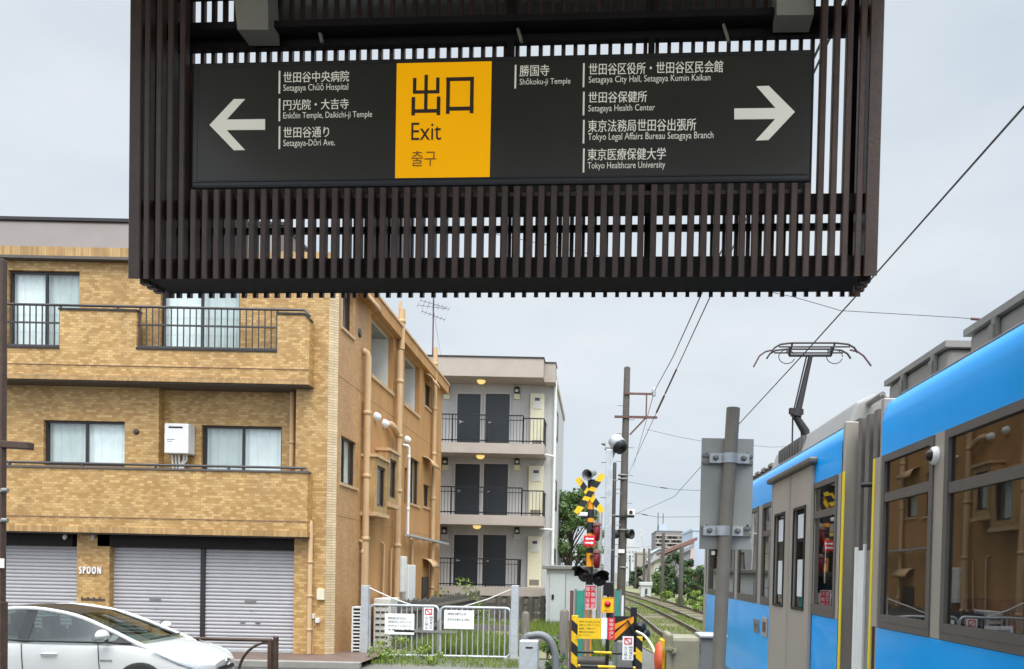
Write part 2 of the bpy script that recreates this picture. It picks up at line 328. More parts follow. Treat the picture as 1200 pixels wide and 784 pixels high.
def dup(root, loc, rz=None, label=None):
    def cp(o, par):
        c = o.copy(); COL.objects.link(c)
        if par is not None: c.parent = par
        for ch in [q for q in KIDS.get(o.name, [])]: cp(ch, c)
        return c
    KIDS = {}
    for q in bpy.data.objects:
        if q.parent: KIDS.setdefault(q.parent.name, []).append(q)
    c = cp(root, None); c.location = loc
    if rz is not None: c.rotation_euler = (0, 0, rz)
    if label: c['label'] = label
    return c
# lettering: outlines of real glyphs fitted to a box, in a local (u, v) plane
def glyphs(body, offset=.0, res=3, align='LEFT'):
    c = bpy.data.curves.new('lettering', 'FONT'); c.body = body; c.resolution_u = res; c.offset = offset; c.space_line = .95; c.align_x = align
    o = bpy.data.objects.new('lettering_tmp', c); COL.objects.link(o)
    me = bpy.data.meshes.new_from_object(o.evaluated_get(bpy.context.evaluated_depsgraph_get()))
    vs = [v.co.copy() for v in me.vertices]; fs = [tuple(p.vertices) for p in me.polygons]
    bpy.data.objects.remove(o); bpy.data.curves.remove(c); bpy.data.meshes.remove(me)
    return vs, fs
def text(mb, body, org, du, dv, offset=.0, res=3):          # org: lower-left corner, du / dv: box edges
    vs, fs = glyphs(body, offset, res)
    x0, x1 = min(q.x for q in vs), max(q.x for q in vs); y0, y1 = min(q.y for q in vs), max(q.y for q in vs)
    org, du, dv = Vector(org), Vector(du), Vector(dv)
    mb.add([org + du * ((q.x - x0) / max(1e-6, x1 - x0)) + dv * ((q.y - y0) / max(1e-6, y1 - y0)) for q in vs], fs); return mb
# wall pierced by openings: f(u, d, z) maps wall coordinates to space; d grows inwards
def holed(mb, u0, u1, z0, z1, holes, f, depth):
    us = sorted({u0, u1, *[min(max(q, u0), u1) for h in holes for q in h[:2]]}); zs = sorted({z0, z1, *[min(max(q, z0), z1) for h in holes for q in h[2:4]]})
    for i in range(len(us) - 1):
        for j in range(len(zs) - 1):
            um, zm = (us[i] + us[i + 1]) / 2, (zs[j] + zs[j + 1]) / 2
            if any(h[0] < um < h[1] and h[2] < zm < h[3] for h in holes): continue
            mb.add([f(us[i], 0, zs[j]), f(us[i + 1], 0, zs[j]), f(us[i + 1], 0, zs[j + 1]), f(us[i], 0, zs[j + 1])], [(0, 1, 2, 3)])
    for a, b, c, d in [h[:4] for h in holes]:
        e = depth
        mb.add([f(a, 0, c), f(b, 0, c), f(b, 0, d), f(a, 0, d), f(a, e, c), f(b, e, c), f(b, e, d), f(a, e, d)],
               [(0, 1, 5, 4), (1, 2, 6, 5), (2, 3, 7, 6), (3, 0, 4, 7)])
    return mb
def fbox(mb, f, u0, u1, d0, d1, z0, z1):                    # a box in wall coordinates
    vs = [f(u, d, z) for z in (z0, z1) for u, d in ((u0, d0), (u1, d0), (u1, d1), (u0, d1))]
    mb.add(vs, [(0, 3, 2, 1), (4, 5, 6, 7), (0, 1, 5, 4), (1, 2, 6, 5), (2, 3, 7, 6), (3, 0, 4, 7)]); return mb
def ring(mb, f, u0, u1, z0, z1, t, d0, d1):                 # rectangular frame
    fbox(mb, f, u0, u1, d0, d1, z0, z0 + t); fbox(mb, f, u0, u1, d0, d1, z1 - t, z1)
    fbox(mb, f, u0, u0 + t, d0, d1, z0 + t, z1 - t); fbox(mb, f, u1 - t, u1, d0, d1, z0 + t, z1 - t); return mb
def curtain_sheet(f, u0, u1, d, z0, z1, amp=.02, waves=9):
    mb = MB(); n = 60; rows = []
    for z in (z0, (z0 + z1) / 2, z1):
        rows.append([f(u0 + (u1 - u0) * i / n, d + amp * math.sin(waves * 6.283 * i / n + .8 * math.sin(i * .37)) * (1.2 if z == z0 else .8), z) for i in range(n + 1)])
    mb.grid(rows); return mb
def window(parent, f, h, frame_m='dark_metal', stiles=(.5,), d=.10, t=.05, curtain='curtain', label=None, room=True, half=None):
    u0, u1, z0, z1 = h; fm = MB(); ring(fm, f, u0 - .006, u1 + .006, z0 - .006, z1 + .006, t, d - .03, d + .04)
    for s in stiles:
        c = u0 + (u1 - u0) * s; fbox(fm, f, c - t * .45, c + t * .45, d - .018, d + .033, z0 + t, z1 - t)
    o = fm.build('window', M[frame_m], parent)
    if label: o['label'] = label
    MB().add([f(u0 + t * .5, d, z0 + t * .5), f(u1 - t * .5, d, z0 + t * .5), f(u1 - t * .5, d, z1 - t * .5), f(u0 + t * .5, d, z1 - t * .5)], [(0, 1, 2, 3)]).build('pane', M['glass'], o)
    if half:
        for a, b, c in half: curtain_sheet(f, u0 + (u1 - u0) * a, u0 + (u1 - u0) * b, d + .09, z0 + .01, z1 - .01, .02, max(3, int((b - a) * (u1 - u0) * 7))).build('curtain', M[c], o)
    elif curtain: curtain_sheet(f, u0 + .01, u1 - .01, d + .09, z0 + .01, z1 - .01, .02, max(3, int(abs(u1 - u0) * 7))).build('curtain', M[curtain], o)
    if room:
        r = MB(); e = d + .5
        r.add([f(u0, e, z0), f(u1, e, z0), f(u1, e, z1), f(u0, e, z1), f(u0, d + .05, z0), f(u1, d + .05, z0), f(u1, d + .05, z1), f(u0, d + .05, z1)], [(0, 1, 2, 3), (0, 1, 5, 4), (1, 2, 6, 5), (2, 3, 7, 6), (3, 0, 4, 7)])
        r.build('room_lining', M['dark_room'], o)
    return o

# ================================================================== GROUND
def sheet(name, pts, z, m, kind='structure', label=None, cat=None):
    o = MB().add([(x, y, z) for x, y in pts], [tuple(range(len(pts)))]).build(name, m, fix=False)
    if o.data.polygons[0].normal.z < 0: o.data.flip_normals()
    return tag(o, label, cat, None, kind)
sheet('ground', [(-1500, -200), (1500, -200), (1500, 2500), (-1500, 2500)], -.012, M['ground'])
sheet('street', [(-40, -12), (1.1, -12), (1.1, 14.6), (-40, 14.6)], -.004, M['asphalt'])
XS = P(393, 500, 16).x                                       # plane of the brick building's side wall
sheet('pavement', [(-40, 14.75), (XS + 1.0, 14.75), (XS + 1.0, 16.9), (-40, 16.9)], .11, M['brickpave'])
tag(MB().box(-40, XS + 1.0, 14.6, 14.75, -.01, .125).build('kerb', M['concrete'], bevel=.015), kind='structure')
sheet('verge', [(XS + .02, 16.92), (1.0, 16.92), (1.0, 32), (XS + .02, 32)], .008, M['turf'])
sheet('verge_far', [(-14, 32), (-.6, 32), (-.6, 140), (-14, 140)], .004, M['turf'])
def cn(Y):                                                   # centre line of the near track
    s = min(1, max(0, (Y - 15) / 9)); s = s * s * (3 - 2 * s)
    return 3.45 - .83 * s - (.00095 * (Y - 20) ** 2 if Y > 20 else 0)
def cf(Y):
    s = min(1, max(0, (Y - 16) / 16)); s = s * s * (3 - 2 * s)
    return 5.9 - 1.23 * s - (.00088 * (Y - 22) ** 2 if Y > 22 else 0)
YS = [-8, 0, 8, 14] + [16 + 2 * i for i in range(12)] + [40 + 5 * i for i in range(17)]
def strip(name, m, cl, cr, z):
    mb = MB(); mb.grid([[(cl(y), y, z), (cr(y), y, z)] for y in YS], False)
    o = mb.build(name, m, fix=False); return tag(o, kind='structure')
for p in [strip('trackside_grass', M['turf'], lambda y: cn(y) - 1.75, lambda y: cf(y) + 7, .010), strip('track_bed', M['ballast'], lambda y: cn(y) - 1.15, lambda y: cn(y) + 1.1, .018), strip('track_bed', M['ballast'], lambda y: cf(y) - 1.1, lambda y: cf(y) + 1.15, .018)]: pass
def rail(cl, off):
    mb = MB()
    for (a, b, z0, z1, mm) in ((-.06, .06, .0, .03, 0), (-.012, .012, .03, .12, 0), (-.034, .034, .118, .158, 0)):
        rows = []
        for y in YS: c = cl(y) + off; rows.append([(c + a, y, z0), (c + b, y, z0), (c + b, y, z1), (c + a, y, z1), (c + a, y, z0)])
        mb.grid(rows, False)
    o = tag(mb.build('railway_track', M['rail_steel']), kind='structure')
    h = MB(); h.grid([[(cl(y) + off - .026, y, .161), (cl(y) + off + .026, y, .161)] for y in YS], False); h.build('rail_head', M['rail_head'], o, fix=False)
for cl in (cn, cf):
    for s in (-.62, .62): rail(cl, s)
sl_ = MB()
for cl in (cn, cf):
    y = 14.0
    while y < 75:
        c = cl(y); sl_.box(c - 1.0, c + 1.0, y - .09, y + .09, .0, .034 + .008 * math.sin(y * 7)); y += .66
tag(sl_.build('track_sleepers', M['sleeper']), kind='structure')

# ================================================================== BRICK APARTMENT BUILDING
B = thing('brick_building', 'three storey tan brick apartment building with tiled balconies over closed silver roller shutters', 'building', (XS, 16, 0))
YF = 16.0; YR = 16.38; YB = 15.72; XL = -15.0; YBACK = 26.7
ff = lambda u, d, z: (u, YF + d, z)
fr_ = lambda u, d, z: (u, YR + d, z)
fsd = lambda u, d, z: (XS - d, u, z)
ZTOP = P(75, 304, YF).z
# pier beside the corner, ground to eaves
Xp0 = P(346, 560, YF).x
pier = MB(); pier.box(Xp0, XS - .16, YF, YF + .9, 0, ZTOP); pier.build('corner_pier', M['brick'], B)
q = MB(); q.prism([(XS - .16, YF, 0), (XS, YF + .12, 0), (XS - .01, YF + .4, 0), (XS - .16, YF + .4, 0)], (0, 0, ZTOP)); q.build('corner_quoin', M['quoin'], B)
# recessed front wall of the two upper storeys with its window openings
Y3 = YF + .03; f3 = lambda u, d, z: (u, Y3 + d, z)
hA = rect(9, 317, 93, 407, Y3); hB = rect(188, 318, 281, 411, Y3); hD = rect(236, 499, 330, 553, YR)
YC = YR - .2
hC = rect(51, 493, 146, 546, YC)
hA = (hA[0], hA[1], hA[2] - .12, hA[3]); hB = (hB[0], hB[1], hB[2] - .12, hB[3])
z2 = P(200, 622, YB).z
fw = MB(); holed(fw, XL, Xp0 + .2, z2, P(200, 436, YR).z, [hD, (hC[0] - .1, hC[1] + .1, hC[2] - .1, hC[3] + .1)], fr_, .1); fw.build('front_wall', M['brick'], B, fix=False)
fw = MB(); holed(fw, XL, Xp0 + .01, P(200, 436, YR).z, ZTOP, [hA, hB], f3, .1)
fw.build('front_wall', M['brick'], B, fix=False)
Xc0, Xc1 = P(12, 500, YC).x, P(186, 500, YC).x
z3b = P(180, 441, YB).z
lb = MB(); fc = lambda u, d, z: (u, YC + d, z)
holed(lb, Xc0 - 3.5, Xc1, z2, z3b + .05, [hC], fc, .1); fbox(lb, fc, Xc1 - .001, Xc1, 0, .3, z2, z3b + .05); lb.build('projecting_wall', M['brick'], B, fix=False)
window(B, f3, hA, half=((0, .5, 'curtain'), (.5, 1, 'curtain_dim'))); window(B, f3, hB, half=((0, .52, 'curtain'), (.52, 1, 'curtain_dim')))
window(B, fc, hC, half=((0, .5, 'curtain_dim'), (.5, 1, 'curtain'))); window(B, fr_, hD, half=((.02, .5, 'curtain_dim'), (.5, 1, 'curtain')))
# eaves band, mansard and roof slab
zc = P(75, 292, YF).z; zm = P(75, 256, YF + .3).z
MB().box(XL, XS - .02, YF - .12, YF + .6, ZTOP + .02, zc).build('eaves_band', M['soldier'], B)
MB().box(XL, XS - .01, YF - .14, YF + .6, ZTOP - .035, ZTOP + .02).build('eaves_trim', M['coping'], B)
ms = MB(); ms.prism([(XL, YF + .05, zc), (XL, YF + .45, zm), (XL, YF + 2.2, zm), (XL, YF + 2.2, zc)], (XS - 1.3 - XL, 0, 0)); ms.build('mansard_roof', M['mansard'], B)
MB().box(XL, XS - 1.27, YF + .40, YF + 2.25, zm + .002, zm + .07).build('roof_capping', M['dark_metal'], B)
MB().box(XL, XS - .2, YF + .62, YBACK, ZTOP - .2, ZTOP + .02).build('roof_slab', M['concrete'], B)
# balconies
def balc_x(px, py): return P(px, py, YB).x
def z_at(px, py, Y=YB): return P(px, py, Y).z
Xr = P(362, 420, YB).x
zb3 = P(190, 441, YB).z
zlow = P(240, 411, YB).z; zhi = P(110, 364, YB).z; zlowL = P(40, 408, YB).z
xs = [balc_x(70, 380), balc_x(160, 380), balc_x(325, 390), Xr]
prof = [(XL, zb3), (XL, zlowL), (xs[0], zlowL), (xs[0], zhi), (xs[1], zhi), (xs[1], zlow), (xs[2], zlow), (xs[2], zhi), (Xr - .10, zhi), (Xr, zhi - .10), (Xr, zb3)]
p3 = MB().prism([(x, YB, z) for x, z in prof], (0, .14, 0)); p3.box(Xr - .14, Xr, YB + .14, YF + .02, zb3, zhi - .10)
bal3 = p3.build('balcony', M['brick'], B); bal3['label'] = 'upper balcony with stepped parapet and bar railings'
cp = MB(); e = .025
for a, b, z in ((XL, xs[0], zlowL), (xs[0] - .02, xs[1] + .02, zhi), (xs[1], xs[2], zlow), (xs[2] - .02, Xr - .08, zhi)): cp.box(a, b, YB - e, YB + .14 + e, z + .002, z + .04)
cp.bar((Xr - .09, YB + .07, zhi + .02), (Xr + .02, YB + .07, zhi - .1), .19, .035)
cp.build('coping', M['dark_metal'], bal3)
MB().box(XL, Xr + .012, YB - .03, YF + .4, zb3 - .11, zb3 - .003).build('soldier_course', M['soldier'], bal3)
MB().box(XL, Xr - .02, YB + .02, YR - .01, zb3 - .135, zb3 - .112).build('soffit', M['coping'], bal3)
MB().box(XL, Xr + .004, YB - .012, YB - .002, zb3 + .19, zb3 + .200).build('joint_line', M['tile_red'], bal3)
rl = MB(); zr = P(110, 357, YB).z
rl.tube([(XL, YB + .07, zr), (Xr - .12, YB + .07, zr), (Xr - .01, YB + .07, zr - .12)], .028, 8)
for a, b, zl in ((XL, xs[0], zlowL), (xs[1], xs[2], zlow)):
    zl += .06; rl.box(a, b, YB + .05, YB + .09, zl, zl + .03); zmid = zr - .38; rl.box(a, b, YB + .05, YB + .09, zmid, zmid + .03)
    n = max(2, int((b - a) / .125)); 
    for i in range(n + 1):
        x = a + .03 + (b - a - .06) * i / n; k = .022 if i in (0, n) else .009
        rl.box(x - k, x + k, YB + .06, YB + .08, zl, zr)
for x in ((xs[0] + xs[1]) / 2 + .35,): rl.box(x - .02, x + .02, YB + .055, YB + .085, zhi, zr)
rl.build('railing', M['rail_metal'], bal3)
zb2 = P(190, 619, YB).z; zt2 = P(190, 551, YB).z; zr2 = P(190, 544.5, YB).z
Xr2 = P(360, 590, YB).x
p2 = MB().box(XL, Xr2, YB, YB + .14, zb2, zt2); p2.box(Xr2 - .14, Xr2, YB + .14, YF + .02, zb2, zt2)
bal2 = p2.build('balcony', M['brick'], B); bal2['label'] = 'lower balcony with straight tiled parapet and thin handrail'
MB().box(XL, Xr2 + .02, YB - e, YB + .14 + e, zt2 + .002, zt2 + .04).build('coping', M['coping'], bal2)
MB().box(XL, Xr2 + .012, YB - .03, YF + .4, zb2 - .12, zb2 - .003).build('soldier_course', M['soldier'], bal2)
MB().box(XL, Xr2 + .004, YB - .012, YB - .002, zb2 + .19, zb2 + .200).build('joint_line', M['tile_red'], bal2)
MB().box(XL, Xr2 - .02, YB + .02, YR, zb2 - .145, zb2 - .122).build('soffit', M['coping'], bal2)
r2 = MB(); r2.tube([(XL, YB + .07, zr2), (Xr2 - .06, YB + .07, zr2), (Xr2 - .03, YB + .07, zt2)], .026, 8)
for i in range(9): x = P(352 - 86 * i, 548, YB).x; r2.box(x - .02, x + .02, YB + .05, YB + .09, zt2, zr2)
r2.build('railing', M['rail_metal'], bal2)
# ground floor: pillar, shutters with their housings
YSh = YF + .18
zh1 = P(230, 642, YSh).z; zh0 = zb2 - .12
gp = MB(); xa, xb = P(90, 690, YF + .02).x, P(128, 690, YF + .02).x; gp.box(xa, xb, YF + .02, YF + .6, 0, zb2); gp.build('shop_pillar', M['brick'], B)
def shutter(x0, x1, zt, hx0, hx1):
    mb = MB(); pitch = .077; rows = []
    z = .12; 
    while z < zt:
        rows += [[(x0, YSh + .012, z), (x1, YSh + .012, z)], [(x0, YSh - .012, z + .018), (x1, YSh - .012, z + .018)], [(x0, YSh - .014, z + .04), (x1, YSh - .014, z + .04)], [(x0, YSh - .004, z + .062), (x1, YSh - .004, z + .062)]]; z += pitch
    mb.grid(rows, False); o = mb.build('roller_shutter', M['shutter'], B, solid=0)
    MB().box(x0, x1, YSh - .03, YSh + .02, .105, .16).build('bottom_bar', M['galv'], o)
    MB().box(hx0, hx1, YSh - .16, YSh + .12, zt - .01, zh0).build('shutter_housing', M['slat_dark'], o)
    c = (x0 + x1) / 2
    for dx in (-.16, .16): MB().box(c + dx - .05, c + dx + .05, YSh - .035, YSh - .012, .72, .745).build('latch', M['galv_dark'], o)
    MB().box(c - .12, c + .12, YSh - .03, YSh - .012, 1.16, 1.19).build('letter_slot', M['galv_dark'], o); MB().lathe((c + .02, YSh - .012, .98), (0, -1, 0), [(0, .018), (.012, .016)], 10).build('lock', M['galv_dark'], o)
xd0, xd1 = P(236, 700, YSh).x, P(241, 700, YSh).x; xe = P(347, 700, YSh).x; xs0 = P(129, 700, YSh).x
shutter(xs0, xd0, zh1, P(120, 640, YSh).x, (xd0 + xd1) / 2 - .001); shutter(xd1, xe, zh1, (xd0 + xd1) / 2 + .001, xe + .01)
shutter(XL, xa - .01, P(50, 639, YSh).z, XL, P(91, 630, YSh).x)
MB().box(xd0, xd1, YSh - .05, YSh + .05, .1, zh1).build('shutter_post', M['dark_metal'], B)
MB().box(xs0 - .05, xs0, YSh - .05, YSh + .05, .1, zh1).build('shutter_post', M['dark_metal'], B)
a = rect(93.5, 664, 120, 672.5, YF); tx = MB(); 
for k_ in range(2): text(tx, 'S P O O N', (a[0] + .012 * k_, YF - .012 - .001 * k_, a[2]), (a[1] - a[0] - .03, 0, 0), (0, 0, a[3] - a[2]), .0, 4)
tx.build('shop_lettering', M['letters'], B, solid=.02)
tx = MB()
for i in range(12): x = xa + .10 + i * .042; tx.box(x, x + .028, YF + .005, YF + .018, P(100, 704 , YF).z, P(100, 704, YF).z + .05 + .03 * (i % 3 == 0))
tx.build('small_lettering', M['rail_metal'], B)
for px in (77, 110):                                          # small lamps under the balcony
    p = P(px, 627, YSh - .2); MB().lathe(p, (0, -.5, -1), [(0, .03), (.05, .045), (.1, .02)], 12).build('spot_lamp', M['offwhite'], B)
# base plinth
MB().box(XL, XS - .14, YF + .01, YF + .16, 0, .1).build('plinth', M['tile_red'], B)
# front downpipes, heater, small fittings
def vpipe(px, y0, y1, Y, r, name='downpipe', m='tan_pipe', foot=True):
    a, b = P(px, y0, Y), P(px, y1, Y); x = (a.x + b.x) / 2
    mb = MB(); mb.tube([(x, Y, b.z), (x, Y, a.z)], r, 10)
    z = b.z + .5
    while z < a.z - .2: mb.lathe((x, Y, z), (0, 0, 1), [(0, r * 1.02), (.005, r * 1.22), (.05, r * 1.22), (.055, r * 1.02)], 10); z += 1.3
    return mb.build(name, M[m], B)
vpipe(342, 448, 548, YR - .08, .05)
x = P(363, 700, YF - .09).x; zt = P(361, 612, YF - .09).z
mb = MB(); mb.tube([(x - .1, YF + .05, zt + .02), (x - .02, YF - .06, zt), (x, YF - .09, zt - .08), (x, YF - .09, .12)], .05, 10)
for z in (.6, 1.3, 2.0): mb.lathe((x, YF - .09, z), (0, 0, 1), [(0, .051), (.005, .062), (.05, .062), (.055, .051)], 10)
mb.build('downpipe', M['tan_pipe'], B)
a = rect(198, 498, 226, 533, YR - .12); wh = MB().box(a[0], a[1], YR - .3, YR - .02, a[2], a[3]).build('water_heater', M['white_paint'], B, bevel=.02)
mb = MB(); mb.box(a[0] + .09, a[1] - .12, YR - .304, YR - .301, a[3] - .10, a[3] - .065); mb.build('vent_slot', M['black'], wh)
mb = MB(); mb.box(a[0] + .06, a[0] + .22, YR - .303, YR - .301, a[3] - .34, a[3] - .33); mb.box(a[0] + .06, a[0] + .17, YR - .303, YR - .301, a[3] - .38, a[3] - .372); mb.build('rating_mark', M['rail_metal'], wh)
mb = MB()
for k, (dx, r, w) in enumerate(((.1, .02, 0), (.17, .016, .0), (.24, .02, 0), (.34, .022, .06), (.40, .02, .08))):
    mb.tube([(a[0] + dx, YR - .16, a[2]), (a[0] + dx, YR - .16, a[2] - .12), (a[0] + dx - w, YR - .14, a[2] - .2), (a[0] + dx - w, YR - .12, a[2] - .55)], r, 8)
mb.build('heater_pipes', M['white_paint'], wh)
p = P(160, 506, YC); MB().lathe((p.x, YC + .01, p.z), (0, -1, 0), [(0, .06), (.03, .058), (.05, .03)], 14).build('wall_vent', M['rail_metal'], B)
a = rect(372, 690, 381, 703, YF); MB().box(a[0], a[1], YF - .06, YF + .01, a[2], a[3]).build('meter_box', M['cream_box'], B, bevel=.01)
for (px, py) in ((367, 722), (373, 727)):
    p = P(px, py, YF); MB().box(p.x - .045, p.x + .045, YF - .07, YF + .01, p.z - .05, p.z + .05).build('tap_box', M['offwhite'], B, bevel=.01)
mb = MB(); p = P(367, 724, YF - .03); mb.tube([(p.x, YF - .03, p.z), (p.x, YF - .03, .12)], .015, 6); mb.build('thin_pipe', M['tan_pipe'], B)

# ---- side wall facing the railway
def rs(x0, y0, x1, y1): return rectX(x0, y0, x1, y1, XS)
W3 = rs(400, 345, 413, 388); W2 = rs(398.5, 514, 417, 568)
L1 = rs(435, 362, 461.5, 430); L2 = rs(474, 410, 492, 462)
W3b = rs(498, 450, 505, 478); W2c = rs(481, 538, 491, 591); W2d = rs(496, 568, 503, 594); W2e = rs(474, 548, 477, 590)
W3 = (W3[0], W3[1], W3[2], W3[2] + 1.25)
zl1, zl2 = 6.55, 8.0
L1 = (L1[0], L1[1], zl1 - .02, zl2); L2 = (L2[0], L2[1], zl1 - .02, zl2)
D1 = rs(494, 676, 501, 700); D1 = (D1[0], D1[1], .1, D1[3])
sw_brick = MB(); y1b = PX(427, 560, XS).y
holed(sw_brick, YF + .12, y1b, 0, ZTOP, [W3, W2], fsd, .12); sw_brick.build('side_wall', M['brick_side'], B, fix=False)
sw = MB(); holed(sw, y1b, YBACK, 0, ZTOP, [L1, L2, W3b, W2c, W2d, W2e], fsd, .14); sw.build('side_wall', M['render_or'], B, fix=False)
MB().box(XL, XS - .001, YBACK - .1, YBACK, 0, ZTOP).build('back_wall', M['render_or'], B)
for hwin, st in ((W3, (.5,)), (W2, (.42,)), (W3b, ()), (W2c, (.5,)), (W2d, ()), (W2e, ())): window(B, fsd, hwin, stiles=st, curtain='curtain_dim', d=.09, t=.04)
for h in (W3, W2, W3b, W2c, W2d):                             # brick jambs and sills
    mb = MB(); fbox(mb, fsd, h[1] + .006, h[1] + .12, -.02, .05, h[2], h[3]); mb.build('brick_jamb', M['soldier'], B)
    mb = MB(); fbox(mb, fsd, h[0] - .03, h[1] + .13, -.04, .03, h[2] - .07, h[2] - .008); mb.build('sill', M['tan_pipe'], B)
for h in (L1, L2):                                            # open loggias with white linings
    mb = MB(); a, b, c, d = h; e = 1.5
    mb.add([fsd(a, .14, c), fsd(b, .14, c), fsd(b, .14, d), fsd(a, .14, d), fsd(a, e, c), fsd(b, e, c), fsd(b, e, d), fsd(a, e, d)], [(0, 1, 5, 4), (1, 2, 6, 5), (2, 3, 7, 6), (3, 0, 4, 7), (4, 5, 6, 7)])
    lg = mb.build('loggia', M['offwhite'], B); mb = MB(); fbox(mb, fsd, a - .02, b + .02, -.04, .10, c - .06, c + .03); mb.build('sill', M['tan_pipe'], lg)
    mb = MB(); fbox(mb, fsd, a + .15, a + .95, e - .05, e - .002, c - .3, d - .35); mb.build('balcony_door', M['galv_dark'], lg)
# roof edge along the side
mb = MB(); fbox(mb, fsd, YF + .6, YBACK + .35, -.16, .5, zl2 + .06, zl2 + .36); mb.build('roof_fascia', M['render_or'], B)
mb = MB(); fbox(mb, fsd, YF + .6, YBACK + .37, -.19, .5, zl2 + .362, zl2 + .42); mb.build('fascia_capping', M['tan_pipe'], B)
# floor joints
mb = MB()
for zz in (P(395, 520, 16).z * 0 + 3.02, 5.95): fbox(mb, fsd, YF + .15, YBACK, -.006, .003, zz, zz + .025)
mb.build('floor_joint', M['brick_side'], B)
# bay windows
for (x0, y0, x1, y1), (wx0, wy0, wx1, wy1) in (((433, 533, 456, 603), (442, 547, 452, 594)), ((446, 527, 468, 592), (457, 539, 465, 584))):
    XBAY = XS + .32; w_ = rectX(wx0, wy0, wx1, wy1, XBAY); fb = lambda u, d, z, X=XBAY: (X - d, u, z)
    pad = .16; h = (w_[0], w_[1], w_[2], w_[3]); u0, u1, z0, z1 = h[0] - pad, h[1] + pad, h[2] - pad, h[3] + pad
    mb = MB(); holed(mb, u0, u1, z0, z1, [h], fb, .1)
    for uu in (u0, u1): mb.add([fb(uu, 0, z0), fb(uu, .34, z0), fb(uu, .34, z1), fb(uu, 0, z1)], [(0, 1, 2, 3)])
    for zz in (z0, z1): mb.add([fb(u0, 0, zz), fb(u1, 0, zz), fb(u1, .34, zz), fb(u0, .34, zz)], [(0, 1, 2, 3)])
    bay = mb.build('bay_window', M['soldier'], B, fix=False)
    mb = MB(); fbox(mb, fb, u0 - .04, u1 + .04, -.05, .34, z0 - .09, z0 - .003); mb.build('sill', M['tan_pipe'], bay); mb = MB(); fbox(mb, fb, u0 - .04, u1 + .04, -.05, .34, z1 + .003, z1 + .07); mb.build('bay_roof', M['tan_pipe'], bay)
    u, v = h[:2]; fm = MB(); ring(fm, fb, u, v, h[2], h[3], .05, .05, .10); fm.build('window_frame', M['dark_metal'], bay)
    MB().add([fb(u, .075, h[2]), fb(v, .075, h[2]), fb(v, .075, h[3]), fb(u, .075, h[3])], [(0, 1, 2, 3)]).build('pane', M['glass'], bay)
    curtain_sheet(fb, u, v, .22, h[2], h[3], .02, 6).build('curtain', M['curtain_dim'], bay)
# pipes on the side wall
def spipe(px, y0, y1, r, m='tan_pipe', off=None, elbow=False, name='downpipe'):
    off = off or r + .04; a, b = PX(px, y0, XS + off), PX(px, y1, XS + off); y = (a.y + b.y) / 2; X = XS + off
    pts = [(X, y, max(.1, b.z)), (X, y, a.z)]
    if elbow: pts += [(X - .02, y - .02, a.z + r), (X - off + .01, y - .05, a.z + r * 1.6)]
    mb = MB(); mb.tube(pts, r, 12); z = max(.1, b.z) + .7
    while z < a.z - .1: mb.lathe((X, y, z), (0, 0, 1), [(0, r * 1.01), (.006, r * 1.2), (.09, r * 1.2), (.096, r * 1.01)], 12); z += 1.45
    return mb.build(name, M[m], B)
spipe(429, 416, 742, .078, elbow=True); spipe(466.5, 408, 735, .085, off=.15); spipe(471, 362, 410, .085, off=.13); spipe(508, 404, 715, .07)
spipe(468, 352, 470, .04, off=.06)
spipe(426.5, 470, 620, .03, off=.04); spipe(424, 636, 760, .032, elbow=True, name='thin_pipe'); spipe(449, 638, 740, .03, 'tan_pipe', elbow=True, name='thin_pipe'); spipe(458, 642, 735, .025, 'tan_pipe', name='thin_pipe')
spipe(478.5, 524, 628, .04, 'white_paint', off=.16, elbow=True, name='white_pipe'); spipe(483, 634, 665, .04, elbow=True, name='thin_pipe')
a, b = PX(478, 627, XS + .2), PX(515, 634, XS + .2)
mb = MB(); mb.bar((a.x, a.y, a.z), (a.x, YBACK + .2, a.z - .05), .16, .06)
for i in range(6): y = a.y + (YBACK - a.y) * (i + .5) / 6; mb.bar((XS, y, a.z - .1), (XS + .2, y, a.z - .03), .03, .03)
mb.build('lean_gutter', M['galv'], B)
p = PX(463, 503, XS + .1); mb = MB(); mb.tube([(XS, p.y - .5, p.z + .05), (XS + .13, p.y - .5, p.z + .03), (XS + .16, p.y - .3, p.z - .02), (XS + .16, p.y - .02, p.z - .12)], .085, 10); mb.build('branch_pipe', M['tan_pipe'], B)
for px, py in ((439, 488), (449, 496), (475, 515)):
    p = PX(px, py, XS); mb = MB(); mb.lathe((XS, p.y, p.z), (1, 0, -.25), [(0, .11), (.06, .11), (.13, .085), (.16, .02)], 14); mb.build('vent_cowl', M['white_paint'], B)
p = PX(421, 390, XS); MB().lathe((XS, p.y, p.z), (1, 0, 0), [(0, .1), (.03, .1), (.04, .05)], 14).build('wall_vent', M['rail_metal'], B)
for px, py, s in ((423, 358, .5), (500, 452, .45), (499, 548, .5), (499, 665, .5)):
    p = PX(px, py, XS); mb = MB(); rows = []
    for i in range(7):
        t = i / 6 * 1.57; rows.append([(XS + .32 * math.sin(t), p.y - s, p.z + .28 * math.cos(t)), (XS + .32 * math.sin(t), p.y + s, p.z + .28 * math.cos(t))])
    mb.grid(rows); mb.build('window_hood', M['tan_pipe'], B, solid=.03)
for px0, y0, px1, y1, m in ((472, 652, 477, 694, 'white_paint'), (479, 662, 487, 704, 'white_paint')):
    h = rectX(px0, y0, px1, y1, XS + .25); mb = MB(); mb.box(XS, XS + .25, h[0], h[1], h[2], h[3]); mb.build('water_heater', M[m], B, bevel=.02)
mb = MB(); fbox(mb, fsd, D1[0], D1[1], -.03, .01, D1[2], D1[3]); mb.build('back_door', M['dark_metal'], B)

